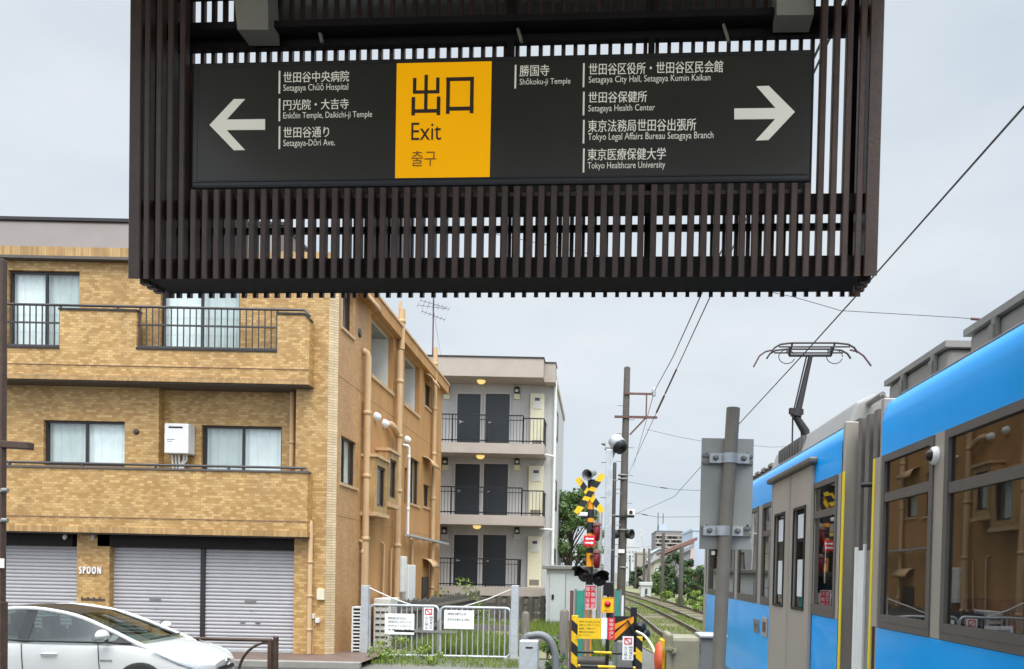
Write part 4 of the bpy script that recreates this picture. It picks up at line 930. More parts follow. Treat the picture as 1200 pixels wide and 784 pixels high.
# roof equipment
def rbox(par, xa, xb, y0, y1, z0, z1, name='roof_box', m='roofbox', clasps=True):
    o = MB().box(xa, xb, y0, y1, z0, z1).build(name, M[m], par, bevel=.03)
    MB().box(xa - .03, xb + .03, y0 - .03, y1 + .03, z1 + .003, z1 + .05).build('box_lid', M['roofbox'], o)
    if clasps:
        k = max(2, int((y1 - y0) / .55))
        for i in range(k): c = MB(); y = y0 + (y1 - y0) * (i + .3) / k; c.box(xa - .045, xa - .005, y - .02, y + .02, z1 - .2, z1 + .0); c.box(xa - .06, xa - .04, y - .02, y + .02, z1 - .26, z1 - .05); c.build('clasp', M['galv_dark'], o)
    return o
XRB = XT + .35
def rY(px, py): return PX(px, py, XRB).y
def rZ(px, py): return PX(px, py, XRB).z
y1 = rY(1136, 395); rbox(carN, XRB, XT2 - .4, -1.5, y1, ZRF + .03, rZ(1150, 385))
y0, y1 = rY(1103, 425), rY(1041, 460); rbox(carN, XRB, XT2 - .4, y0 - .1, y1, ZRF + .03, rZ(1070, 434))
# faired box on the far car with a louvre
y0, y1 = rY(1040, 470) + .05, rY(911, 560); zt = rZ(960, 493)
fp = [(XRB - .12, ZRF + .03), (XRB - .02, zt - .08), (XRB + .15, zt), (XT2 - .5, zt), (XT2 - .25, ZRF + .03)]
ye1 = rY(1010, 490) + .1; fa_ = MB(); fa_.prism([(x, ye1, z) for x, z in fp], (0, y1 - ye1, 0)); fr_o = fa_.build('roof_fairing', M['tramroof'], carF, bevel=.03)
lv = MB(); a, b = rY(947, 520), rY(922, 540)
for i in range(9):
    y = a + (b - a) * i / 8; lv.box(XRB - .11, XRB - .0, y - .03, y + .03, ZRF + .12, zt - .12)
lv.box(XRB - .085, XRB - .03, a - .05, b + .05, ZRF + .1, zt - .1); lv.build('louvre', M['tramframe'], fr_o)
rr = MB()
for px0, px1 in ((1022, 985),): 
    a, b = PX(px0, 462, XRB), PX(px1, 487, XRB); rr.tube([(XRB + .1, a.y, a.z), (XRB + .1, b.y, b.z)], .03, 8); rr.tube([(XRB + .1, a.y, a.z), (XRB + .3, a.y + .05, ZRF)], .02, 6); rr.tube([(XRB + .1, b.y, b.z), (XRB + .1, b.y, ZRF)], .02, 6)
rr.build('roof_handrail', M['galv_dark'], carF)
o_ = MB(); a = rY(1010, 490) - .0; o_.box(XRB + .3, XT2 - .5, a - .6, a + .02, ZRF + .04, ZRF + .42); o_.build('roof_box', M['roofbox'], carF, bevel=.04)
for i in range(5): 
    y = y1 + .5 + i * .5; MB().box(XRB + .1, XRB + 1.2, y - .14, y + .14, ZRF + .05, ZRF + .34).build('resistor_box', M['galv_dark'], carF, bevel=.02)
mb = MB()
for i in range(9): y = y1 + .3 + i * .3; mb.lathe((XRB + .05, y, ZRF + .03), (0, 0, 1), [(0, .03), (.04, .07), (.08, .035), (.12, .07), (.16, .035), (.2, .05)], 8)
mb.build('insulator', M['dark_metal'], carF)
# pantograph
YP = PX(938, 480, XC).y
def pp(px, py): return P(px, py, YP)
pan = MB(); kn = pp(932.5, 488); ba = pp(938, 520); hd = pp(950, 417)
pan.tube([(XC + .25, YP + .1, ZRF + .1), (XC + .1, YP + .05, (ba.z + kn.z) / 2), (kn.x, YP, kn.z)], [.085, .08, .06], 8)
pan.tube([kn, (kn.x + .02, YP, kn.z + .12)], .10, 8); pan.bar((kn.x - .12, YP - .06, kn.z + .08), (kn.x + .12, YP + .02, kn.z + .08), .07, .1)
pan.tube([(kn.x + .02, YP, kn.z), hd], [.06, .04], 8); pan.tube([pp(929, 486), pp(945, 418)], .014, 6); pan.tube([pp(929, 486), (kn.x - .03, YP + .05, ZRF + .2)], .014, 6)
a, b = pp(925, 416.5), pp(974, 416.5); pan.tube([a, b], .026, 8)
pn_o = pan.build('pantograph', M['dark_metal'], carF)
base = MB(); base.box(XC - .7, XC + .7, YP - .6, YP + .6, ZRF + .09, ZRF + .16); base.build('pantograph_base', M['galv_dark'], pn_o)
hb = MB()
for dy in (-.18, .18):
    c = lambda px, py: (lambda q: (q.x, YP + dy, q.z))(pp(px, py))
    hb.tube([c(901, 417), c(905, 411), c(912, 407), c(925, 405.5), c(975, 405.5), c(990, 407), c(997, 411), c(1001, 417)], .017, 6)
    hb.tube([c(910, 410), c(992, 410)], .014, 6)
for px in (925, 974): a = pp(px, 416.5); b = pp(px, 407); hb.tube([(a.x, YP - .18, b.z), (a.x, YP, a.z), (a.x, YP + .18, b.z)], .018, 6); hb.tube([(a.x, YP, a.z), (a.x, YP, b.z)], .018, 6)
for s in (-1, 1):
    x = pp(922 if s < 0 else 978, 418); hb.tube([(x.x + .14 * math.cos(t), YP, x.z + .12 * math.sin(t)) for t in [k * .5 for k in range(13)]], .008, 5)
hb.build('contact_head', M['dark_metal'], pn_o)
hn = MB(); c = lambda px, py: (lambda q: (q.x, YP, q.z))(pp(px, py))
hn.tube([c(906, 410), c(897, 412), c(890, 417), c(883, 430)], .016, 6); hn.build('pantograph_horn', M['insul'], pn_o); hn = MB(); hn.tube([c(996, 410), c(1005, 412), c(1012, 417), c(1021, 429)], .016, 6); hn.build('pantograph_horn', M['insul'], pn_o)
# bogies under the cars
for y in (yE - 3, y985 + 2.5, yN1 - 2.5, 1.0):
    bo = MB(); bo.box(XT + .35, XT2 - .35, y - 1.0, y + 1.0, .3, .62)
    for dy in (-.85, .85):
        for xx in (cn(y) - .62, cn(y) + .62): bo.lathe((xx - .06, y + dy, .161 + .33), (1, 0, 0), [(0, .33), (.12, .33)], 24)
    bo.build('bogie', M['black_metal'], Tm)

# ================================================================== STREET FURNITURE AT THE LEFT
YL = 9.0
t = thing('street_post', 'dark brown steel post with a short side arm in front of the brick building', 'post', tuple(P(-6, 790, YL)))
a = rect(-14, 304, 5.5, 706, YL); mb = MB(); mb.box(a[0], a[1], YL - .04, YL + .04, 0, a[3]); mb.build('post_shaft', M['slat'], t, bevel=.012)
mb = MB(); mb.box(a[0] - .02, a[1] + .012, YL - .055, YL + .055, 0, P(0, 705, YL).z); mb.build('post_base', M['slat'], t, bevel=.01)
p, q = P(8, 521, YL), P(37, 523, YL); mb = MB(); mb.bar((p.x - .05, YL, p.z), (q.x, YL, q.z), .1, .085); mb.build('side_arm', M['slat'], t, bevel=.012)
for py in (575, 610):
    p = P(4, py, YL); mb = MB(); mb.box(a[0] - .02, a[1] + .01, YL - .05, YL + .05, p.z - .02, p.z + .02); mb.lathe((a[1] + .02, YL - .05, p.z), (1, 0, 0), [(0, .03), (.06, .025)], 8); mb.build('clamp', M['galv_dark'], t)
p = P(5, 660, YL); mb = MB(); mb.box(p.x - .09, p.x + .045, YL - .062, YL - .057, p.z - .055, p.z + .055); mb.build('sticker', M['signwhite'], t)

# ---- guard rail by the pavement
YG = 12.2
t = thing('pedestrian_guardrail', 'brown tubular guardrail with arched braces in front of the roller shutters', 'guardrail', (P(280, 780, YG).x, YG, 0))
zt = P(280, 749.5, YG).z; x1 = P(318, 770, YG).x; xm = P(271, 770, YG).x
mb = MB(); mb.tube([(x1 - 3.2, YG, zt), (x1, YG, zt)], .03, 8); mb.tube([(x1 - 3.2, YG, .18), (x1, YG, .18)], .03, 8); mb.build('top_rail', M['slat'], t)
mb = MB()
for x in (x1 - .02, x1 - 3.0): mb.box(x - .03, x + .03, YG - .03, YG + .03, 0, zt)
mb.build('rail_post', M['slat'], t)
p = P(323, 770, YG); mb = MB(); mb.lathe((p.x, YG, 0), (0, 0, 1), [(0, .043), (zt + .02, .043), (zt + .05, .047), (zt + .07, .03)], 12); mb.tube([(x1, YG, zt - .2), (p.x, YG, zt - .2)], .02, 6); mb.build('end_post', M['slat'], t)
for c, sgn in ((xm, 1), (xm - .02, -1)):
    mb = MB(); mb.tube([(c + sgn * (.10 + .62 * math.sin(k / 8 * 1.57)) if sgn > 0 else c - .12 - .62 * math.sin(k / 8 * 1.57) , YG, .2 + (zt - .24) * (math.cos(k / 8 * 1.57) if False else (1 - (k / 8) ** 2.2 * 0) * math.sin((1 - k / 8) * 1.57) ** .8 if k < 8 else .2)) for k in range(9)] if False else
            [(c + sgn * (.12 + .5 * (1 - math.cos(k / 8 * 1.57))), YG, .2 + (zt - .23) * math.sin(k / 8 * 1.57)) for k in range(9)], .022, 6); mb.build('arched_brace', M['slat'], t)

# ================================================================== WHITE CAR
CS = .87; TH = R(5); tip = Vector((-5.31, 11.0, 0))
t = thing('parked_car', 'pearl white hatchback car waiting on the street in front of the roller shutters', 'car', tuple(tip), 0)
cF, cL = Vector((math.cos(TH), math.sin(TH), 0)), Vector((-math.sin(TH), math.cos(TH), 0))
def C(x, y, z): q = tip + cF * (x * CS) + cL * (y * CS); return (q.x, q.y, z * .90)
ST = [  # x, half width, z sill, z shoulder, z centre
    (-.02, .40, .22, .60, .655), (-.07, .60, .20, .635, .69), (-.20, .76, .19, .69, .755), (-.42, .845, .18, .775, .845), (-.7, .868, .18, .85, .925), (-.98, .875, .18, .905, .985), (-1.25, .878, .19, .94, 1.01),
    (-1.7, .878, .2, .955, 1.0), (-2.4, .878, .2, .965, 1.0), (-3.1, .876, .2, .985, 1.02), (-3.6, .868, .2, 1.01, 1.05), (-4.05, .83, .22, 1.03, 1.09), (-4.32, .77, .25, 1.02, 1.07), (-4.45, .68, .3, .95, .98)]
def sect(s):
    x, w_, zl, zs, zc_ = s
    half = [(w_ * .93, zl), (w_ * .985, zl + .12), (w_ * .99, zl + .30), (w_ * 1.0, zl + (zs - zl) * .66), (w_ * .985, zs - .075), (w_ * .955, zs - .02), (w_ * .90, zs + .008), (w_ * .6, zs + (zc_ - zs) * .6), (w_ * .3, zs + (zc_ - zs) * .92)]
    pts = [(-a, b) for a, b in half] + [(0, zc_)] + [(a, b) for a, b in reversed(half)]
    return [C(x, y, z) for y, z in pts]
body = MB(); rows = [sect(s) for s in ST]; body.grid(rows)
for rr_, rv in ((rows[0], False), (rows[-1], True)): body.add(rr_, [tuple(reversed(range(len(rr_)))) if rv else tuple(range(len(rr_)))], True)
cb = body.build('body', M['carwhite'], t, sub=2)
# greenhouse
BELT = [(-1.12, .78, .955), (-1.6, .835, .965), (-2.1, .845, .972), (-2.6, .845, .98), (-3.1, .835, 1.0), (-3.6, .80, 1.02), (-4.05, .74, 1.05), (-4.3, .70, 1.06)]
RAIL = [(-1.06, .765, .97), (-1.5, .70, 1.165), (-2.0, .635, 1.35), (-2.6, .60, 1.445), (-3.1, .585, 1.425), (-3.6, .57, 1.34), (-4.05, .56, 1.19), (-4.3, .56, 1.10)]
CEN = [(-.84, 1.0), (-1.38, 1.215), (-1.92, 1.405), (-2.6, 1.495), (-3.1, 1.475), (-3.6, 1.39), (-4.05, 1.24), (-4.3, 1.13)]
def rail_pt(i, sg, o=0): x, y, z = RAIL[i]; return C(x, sg * (y + o), z + o)
ws = MB(); ws.grid([[C(RAIL[i][0] * (1 - m * m) * 0 + CEN[i][0] + (RAIL[i][0] - CEN[i][0]) * abs(k) ** 2.2, k * RAIL[i][1], CEN[i][1] + (RAIL[i][2] - CEN[i][1]) * abs(k) ** 2.2) for k in [q / 6 for q in range(-6, 7)] for m in (0,)] for i in (0, 1, 2)])
ws.build('windscreen', M['glass_car'], t)
rf = MB(); rf.grid([[C(CEN[i][0] + (RAIL[i][0] - CEN[i][0]) * abs(k) ** 2.2, k * RAIL[i][1], CEN[i][1] + (RAIL[i][2] - CEN[i][1]) * abs(k) ** 2.2 - .001) for k in [q / 6 for q in range(-6, 7)]] for i in (2, 3, 4, 5)])
rf.build('roof', M['car_dark'], t)
rg = MB(); rg.grid([[C(CEN[i][0] + (RAIL[i][0] - CEN[i][0]) * abs(k) ** 2.2, k * RAIL[i][1], CEN[i][1] + (RAIL[i][2] - CEN[i][1]) * abs(k) ** 2.2) for k in [q / 6 for q in range(-6, 7)]] for i in (5, 6, 7)]); rg.build('rear_window', M['glass_car'], t)
def smooth_path(pts, k=4):
    pts = [Vector(p) for p in pts]; out = []
    for i in range(len(pts) - 1):
        p0, p1, p2, p3 = pts[max(0, i - 1)], pts[i], pts[i + 1], pts[min(len(pts) - 1, i + 2)]
        for j in range(k):
            u = j / k; out.append(.5 * ((2 * p1) + (p2 - p0) * u + (2 * p0 - 5 * p1 + 4 * p2 - p3) * u * u + (3 * p1 - p0 - 3 * p2 + p3) * u ** 3))
    return out + [pts[-1]]
for sg in (-1, 1):
    mb = MB(); mb.tube(smooth_path([C(-.80, sg * .775, .86)] + [rail_pt(i, sg) for i in range(8)]), [.02] * 2 + [.033] * 3 + [.03] * 28, 10); mb.build('roof_pillar', M['carwhite'], t)
    mb = MB(); mb.tube(smooth_path([C(x + .02, sg * (y + .004), z + .01) for x, y, z in BELT]), .016, 6); mb.build('belt_moulding', M['car_dark'], t)
    def glass(i0, i1, f0=0.0, f1=1.0, name='side_window', m='glass_car', o=0.0):
        rows = []
        nseg = 10
        for k in range(nseg + 1):
            s_ = i0 + (i1 - i0) * k / nseg; i = min(6, int(s_)); fr2 = s_ - i
            bp = Vector(BELT[i]).lerp(Vector(BELT[i + 1]), fr2); rp = Vector(RAIL[i]).lerp(Vector(RAIL[i + 1]), fr2)
            rows.append([C(*(lambda v: (v.x, sg * (v.y + o), v.z))(bp.lerp(rp, f0 + (f1 - f0) * j / 3))) for j in range(4)])
        mb = MB(); mb.grid(rows); return mb.build(name, M[m], t)
    glass(.5, .95, name='quarter_window'); glass(1.08, 2.95); glass(3.22, 5.0); 
    glass(2.93, 3.24, name='door_pillar', m='black', o=.006); glass(.93, 1.1, name='door_pillar', m='black', o=.006); glass(.0, .52, name='sail_panel', m='black', o=.006); glass(5.0, 7.0, name='rear_pillar', m='carwhite', o=.004)
    mb = MB(); mb.tube([C(-1.42, sg * .88, 1.0), C(-1.4, sg * .93, 1.0), C(-1.38, sg * .97, 1.03)], .03, 6); mb.build('mirror_arm', M['car_dark'], t)
    mb = MB(); c = Vector(C(-1.42, sg * 1.02, 1.09)); rows = []
    for i in range(9):
        a = math.pi * i / 8; rows.append([tuple(c + cL * (sg * -.13 * math.cos(a)) + cF * (.085 * math.sin(a) * math.cos(b) * (1 if math.cos(b) > 0 else .55)) + Vector((0, 0, .082 * math.sin(a) * math.sin(b)))) for b in [k * math.pi / 6 for k in range(13)]])
    mb.grid(rows); mb.build('wing_mirror', M['carwhite'], t)
    for x, w in ((-1.52, .004), (-2.62, .004)):
        mb = MB(); mb.tube([C(x + .03, sg * .884, .35), C(x, sg * .884, .62), C(x - .02, sg * .876, .86), C(x - .03, sg * .86, .945)], .005, 5); mb.build('door_gap', M['car_dark'], cb)
    for x in (-2.35, -3.35):
        mb = MB(); mb.tube([C(x, sg * .885, .80), C(x + .02, sg * .905, .805), C(x + .2, sg * .905, .805), C(x + .22, sg * .885, .80)], .016, 6); mb.build('door_handle', M['carwhite'], t)
    # headlamp: a swept lens on the corner of the bonnet
    rows = []
    prof_ = [(-.10, .50, .645, .53), (-.16, .62, .685, .545), (-.28, .735, .735, .585), (-.42, .80, .78, .655), (-.58, .83, .825, .745), (-.78, .845, .875, .855)]
    for x, y, zt2, zb2_ in prof_:
        rows.append([C(x + .03 * (1 - k), sg * (y + .045 * (1 - abs(k - .4))), zb2_ + (zt2 - zb2_) * k) for k in (0, .33, .66, 1)])
    mb = MB(); mb.grid(rows); hl = mb.build('headlight', M['headlamp'], t, solid=.012)
    mb = MB(); mb.tube([r_[0] for r_ in rows] + [rows[-1][3]] + [r_[3] for r_ in reversed(rows)], .005, 5); mb.build('lens_edge', M['galv_dark'], hl)
    for x in (-.93, -3.62):
        mb = MB(); c = C(x, sg * .80, .34); mb.lathe(Vector(c) - cL * sg * .1, cL * sg, [(0, .2), (0, .30), (.02, .315), (.17, .315), (.185, .29), (.18, .22)], 28); wh = mb.build('wheel', M['rubber'], t)
        mb = MB(); mb.lathe(Vector(c) + cL * sg * .06, cL * sg, [(0, .22), (.02, .215), (.012, .1), (.02, .0)], 20); mb.build('rim', M['galv'], wh)
        mb = MB(); mb.lathe(Vector(C(x, sg * .865, .31)), cL * sg, [(0, .285), (.012, .28), (.013, .26)], 28); mb.build('wheel_arch', M['car_dark'], cb)
mb = MB(); mb.prism([C(.012, y, z) for y, z in ((-.34, .50), (.34, .50), (.30, .56), (-.30, .56))], cF * -.06); mb.build('grille', M['car_dark'], t)
mb = MB(); mb.prism([C(.012, y, z) for y, z in ((-.42, .24), (.42, .24), (.46, .4), (-.46, .4))], cF * -.06); mb.build('lower_grille', M['car_dark'], t)
mb = MB(); c = Vector(C(.03, 0, .612))
for ra, rb, dz in ((.075, .05, 0), (.026, .05, 0), (.055, .02, .014)):
    mb.tube([tuple(c + cL * (ra * math.cos(a)) + Vector((0, 0, dz + rb * math.sin(a)))) for a in [k * math.pi / 10 for k in range(21)]], .008, 5)
mb.build('front_emblem', M['chrome'], t)
mb = MB(); mb.box(*(0, 0, 0, 0, 0, 0))
for k in range(6): mb.add([C(-1.33 - k * .03, -.889, .70), C(-1.35 - k * .03, -.889, .70), C(-1.35 - k * .03, -.889, .725), C(-1.33 - k * .03, -.889, .725)], [(0, 1, 2, 3)])
mb.build('side_badge', M['chrome'], t, fix=False)
se = MB()
for y in (-.38, .38):
    for x in (-2.25, -3.2):
        se.prism([C(x, y - .24, .5), C(x - .16, y - .22, 1.05), C(x - .22, y - .2, 1.16), C(x - .32, y - .2, 1.14), C(x - .2, y - .24, .5)], cL * .44)
        se.prism([C(x - .2, y - .12, 1.15), C(x - .22, y - .12, 1.33), C(x - .32, y - .12, 1.31), C(x - .31, y - .12, 1.15)], cL * .24)
se.build('seats', M['seat'], t)
da = MB(); da.prism([C(-1.0, -.72, .96), C(-1.55, -.74, 1.0), C(-1.65, -.74, .7), C(-1.0, -.72, .7)], cL * 1.44); da.build('dashboard', M['seat_beige'], t)
sw_ = MB(); c = Vector(C(-1.78, -.38, 1.0)); sw_.tube([tuple(c + cL * (.17 * math.cos(a)) + (cF * .07 + Vector((0, 0, .155))) * math.sin(a)) for a in [k * math.pi / 9 for k in range(19)]], .016, 6); sw_.build('steering_wheel', M['car_dark'], t)
wi = MB(); wi.tube([C(-.93, -.55, 1.005), C(-.86, .1, 1.035)], .01, 5); wi.tube([C(-.9, 0.1, 1.02), C(-1.0, .62, 1.01)], .01, 5); wi.build('wiper', M['car_dark'], t)
mb = MB(); mb.prism([C(-.9, y, z) for y, z in ((-.7, .3), (.7, .3), (.75, .9), (-.75, .9))], cF * -3.2 * CS); mb.build('cabin_floor', M['car_dark'], t)

# ================================================================== GATE AND FENCES BEHIND THE BUILDING
YGt = 16.6
def gx(px, py=740): return P(px, py, YGt).x
zt0, zb0 = P(485, 710, YGt).z, P(485, 768, YGt).z
for k, (x0, x1) in enumerate(((433, 513.5), (516, 598))):
    a, b = gx(x0), gx(x1); zt = P((x0 + x1) / 2, 709.5 + k * 2.5, YGt).z; zb_ = P((x0 + x1) / 2, 768 + k * 1.5, YGt).z
    t = thing('gate_leaf', ('silver tubular gate leaf beside the brick building with a notice and a no entry sign', 'silver tubular gate leaf further from the brick building with one white notice')[k], 'gate', ((a + b) / 2, YGt, zb_), 0, 'leaves of the silver gate')
    r = .028; c = .1; mb = MB()
    pts = []
    for cx, cz, a0 in ((b - c, zt - c, 0), (a + c, zt - c, 90), (a + c, zb_ + c, 180), (b - c, zb_ + c, 270)):
        pts += [(cx + c * math.cos(R(a0 + q)), YGt, cz + c * math.sin(R(a0 + q))) for q in (0, 30, 60, 90)]
    pts.append(pts[0]); mb.tube(pts, r, 8); mb.build('gate_frame', M['galv'], t)
    mb = MB(); n = 13
    for i in range(1, n): x = a + (b - a) * i / n; mb.tube([(x, YGt, zb_), (x, YGt, zt)], .011 if i % 4 else .02, 6)
    mb.build('gate_bars', M['galv'], t)
    if k == 0: mb = MB(); mb.box(a + .55, b + .42, YGt - .05, YGt - .02, P(520, 741.5, YGt).z, P(520, 739, YGt).z); mb.box(b - .02, b + .02, YGt - .03, YGt, zb_ - .2, zt - .3); mb.build('latch_bar', M['galv_dark'], t)
    for (sx0, sy0, sx1, sy1, kind) in (((451, 719, 485.5, 743.5, 'n'), (496.5, 712, 508, 738.5, 'k')) if k == 0 else ((520.5, 715, 555.5, 737, 'n'),)):
        q = rect(sx0, sy0, sx1, sy1, YGt - .04); s = MB().box(q[0], q[1], YGt - .05, YGt - .036, q[2], q[3]).build('notice_board', M['signwhite'], t)
        w_, h_ = q[1] - q[0], q[3] - q[2]; mb = MB()
        if kind == 'n':
            lines = ('関係者以外の立入', '線路内に立ち入ら', '許可なく入ること', 'を禁止します') if k == 0 else ('線路内通行止め', '許可なき者の立入禁止')
            for i, l in enumerate(lines):
                top = q[3] - h_ * ((.16 + .19 * i) if k == 0 else (.14 + .30 * i)); hh = h_ * (.13 if i == 0 or k else .09); ww = w_ * (.62 if i == 0 and k == 0 else .78 if k == 0 else (.62, .75)[i])
                text(mb, l, (q[0] + w_ * .12, YGt - .053, top - hh), (ww, 0, 0), (0, 0, hh))
        else:
            for i, l in enumerate(('立入禁止', '関係者以外')):
                for j, ch in enumerate(l):
                    hh = h_ * .58 / len(l); text(mb, ch, (q[0] + w_ * (.14 + .46 * i), YGt - .053, q[2] + h_ * .62 - (j + 1) * hh + .006), (w_ * .32, 0, 0), (0, 0, hh * .8))
            m2 = MB(); fz = lambda u, d, z: (u, YGt + d, z); ring(m2, fz, q[0] + w_ * .14, q[1] - w_ * .14, q[2] + h_ * .68, q[3] - h_ * .05, w_ * .09, -.054, -.0505)
            m2.prism([(q[0] + w_ * .16, YGt - .0545, q[3] - h_ * .07), (q[0] + w_ * .28, YGt - .0545, q[3] - h_ * .07), (q[1] - w_ * .16, YGt - .0545, q[2] + h_ * .70), (q[1] - w_ * .28, YGt - .0545, q[2] + h_ * .70)], (0, .003, 0)); m2.build('no_entry_mark', M['red'], s)
        mb.build('notice_text', M['black_ink'], s)
for px, lab in ((428, 'square steel gate post with tie rope close to the brick side wall'), (603, 'square steel gate post with tie rope on the grass side of the gate')):
    x = gx(px); zt = P(px, 686, YGt).z; t = thing('gate_post', lab, 'post', (x, YGt, 0), 0, 'posts of the silver gate')
    MB().box(x - .08, x + .08, YGt - .08, YGt + .08, 0, zt).build('post_shaft', M['galv'], t, bevel=.01); MB().box(x - .2, x + .2, YGt - .2, YGt + .2, -.01, .06).build('footing', M['concrete'], t)
for x0, y0, x1, y1, lab in ((431, 688, 488, 711, 'white rope tied from the near wall post down to the gate'), (601, 690, 543, 711, 'white rope tied from the grass side post down to the gate')):
    a, b = P(x0, y0, YGt), P(x1, y1, YGt); m_ = (a + b) / 2 - Vector((0, 0, .03)); tag(MB().tube([a, m_, b], .016, 6).build('tie_rope', M['offwhite']), lab, 'rope', 'gate tie ropes')
# tall white louvred cage by the wall
q = rect(412, 711, 423, 768, YF + .6); yy = YF + .6
t = thing('louvred_cage', 'narrow white slatted equipment cage standing at the foot of the brick side wall', 'cage', ((q[0] + q[1]) / 2, yy, 0))
mb = MB(); fz = lambda u, d, z: (u, yy + d, z); ring(mb, fz, q[0], q[1], .02, q[3], .025, 0, .3); mb.build('cage_frame', M['white_paint'], t)
mb = MB()
for i in range(14): z = .06 + (q[3] - .1) * i / 13; mb.box(q[0], q[1], yy + .01, yy + .03, z, z + .03)
mb.build('cage_slats', M['white_paint'], t); MB().box(q[0] + .02, q[1] - .02, yy + .1, yy + .28, .03, q[3] - .03).build('cage_core', M['dark_room'], t)
q = (XS + .12, XS + .52, 0, 1.2); t = tag(MB().box(q[0], q[1], 18.5, 19.3, 0, 1.2).build('air_conditioner_unit', M['offwhite'], bevel=.02), 'low white outdoor air conditioner unit behind the silver gate', 'air conditioner')
mb = MB(); 
for i in range(7): mb.box(q[0] + .05, q[1] - .05, 18.485, 18.502, .1 + i * .15, .14 + i * .15)
mb.build('grille', M['rail_metal'], t)
# picket fence receding along the building
t = thing('picket_fence', 'weathered dark wooden picket fence running back beside the brick building', 'fence', (-4, 21, 0)); mb = MB(); rnd2 = random.Random(5)
A0, A1 = G(436, 772), P(560, 702, 29.3); a = Vector((-4.72, 18.2, 0)); b = Vector((P(562, 700, 29).x, 29, 0)); n = 62
for i in range(n):
    p = a.lerp(b, i / n); z = 1.15 + rnd2.uniform(-.05, .05) ; d = (b - a).normalized() * .075; nrm = Vector((d.y, -d.x, 0)).normalized() * .022
    mb.prism([p - d, p + d, p + d + Vector((0, 0, z - .06)), p + Vector((0, 0, z)), p - d + Vector((0, 0, z - .06))], nrm)
mb.build('pickets', M['wood_dark'], t)
mb = MB()
for z in (.35, .9): mb.bar(a + Vector((.06, 0, z)), b + Vector((.06, 0, z)), .04, .08)
mb.build('fence_rails', M['wood'], t)
# post and rail fence of old sleepers in front of the grey block
YW = 28.2; t = thing('post_and_rail_fence', 'old grey timber post and rail fence on the grass below the grey apartment block', 'fence', (P(600, 735, YW).x, YW, 0))
for px in (566, 585, 597, 610, 622, 636): x = P(px, 715, YW).x; MB().box(x - .09, x + .09, YW - .09, YW + .09, 0, P(px, 698 + (px % 3), YW).z).build('fence_post', M['wood_dark'], t, bevel=.02)
mb = MB(); xa, xb = P(560, 715, YW).x, P(640, 715, YW).x
for py in (704, 713, 721): z = P(600, py, YW).z; mb.box(xa, xb, YW + .095, YW + .16, z - .1, z + .07)
mb.build('fence_rails', M['wood'], t)
# wooden posts near the crossing
for px, py, Y, w_, lab in ((616, 717, 17.5, .1, 'grey wooden post with a flat top standing right of the silver gate'), (661.5, 714, 15.0, .10, 'round topped grey wooden post left of the yellow and black barrier')):
    p = P(px, py, Y); t = thing('wooden_post', lab, 'post', (p.x, Y, 0)); MB().lathe((p.x, Y, 0), (0, 0, 1), [(0, w_ * .95), (p.z - .05, w_ * .88), (p.z, w_ * .55), (p.z + .01, .01)], 10).build('post_shaft', M['wood'], t)
    mb = MB(); mb.box(p.x - (1.4 if px < 650 else .9), p.x, Y + w_, Y + w_ + .06, .55, .68); mb.build('side_rail', M['wood'], t)
# equipment shed
YE = 27.0; q = rect(640, 663, 706, 727, YE); q = (q[0], q[1], 0, q[3])
t = thing('equipment_shed', 'flat roofed pale grey railway equipment shed with a steel door beyond the grass', 'shed', ((q[0] + q[1]) / 2, YE, 0))
MB().box(q[0], q[1], YE, YE + 2.2, 0, q[3] - .14).build('wall', M['shed'], t); MB().box(q[0] - .14, q[1] + .1, YE - .16, YE + 2.3, q[3] - .137, q[3]).build('roof', M['galv_dark'], t, bevel=.02)
MB().box(q[0] - .03, q[1] + .03, YE - .1, YE + 2.2, -.01, .1).build('footing', M['concrete'], t)
xd = P(662, 700, YE).x; d = MB().box(q[0] + .12, xd, YE - .035, YE - .002, .16, q[3] - .3).build('door', M['shed'], t, bevel=.006)
mb = MB(); mb.box(q[0] + .2, q[0] + .28, YE - .06, YE - .036, .95, 1.12); mb.build('handle', M['black_metal'], d)
MB().box(xd + .012, xd + .034, YE - .012, YE - .002, .16, q[3] - .3).build('panel_joint', M['galv_dark'], t)
# hooped black pipe with a plant and a small grey marker box
YH = 11.5; t = thing('hose_hoop', 'dark grey hoop of hose standing over a small plant beside the path', 'hose', (P(640, 784, YH).x, YH, 0))
pts = [P(px, py, YH) for px, py in ((652, 800), (651, 775), (649, 760), (643, 749), (634, 744), (623, 745), (616, 752))]; pts = [Vector((pts[0].x, YH, 0))] + pts[1:]; pts += [Vector((pts[-1].x - .03, YH + .08, 0))]
MB().tube(smooth_path(pts, 3), .055, 10).build('hose', M['cabinet_grey'], t)
q = rect(609, 750, 631, 790, YH - .5); t = thing('marker_box', 'small grey metal box with a slot, standing below the hose hoop', 'box', ((q[0] + q[1]) / 2, YH - .5, 0)); MB().box(q[0], q[1], YH - .62, YH - .4, 0, q[3]).build('box_body', M['galv'], t, bevel=.015)
p = P(621, 758, YH - .5); MB().box(p.x - .05, p.x + .05, YH - .626, YH - .6205, p.z - .012, p.z + .012).build('slot', M['black'], t)

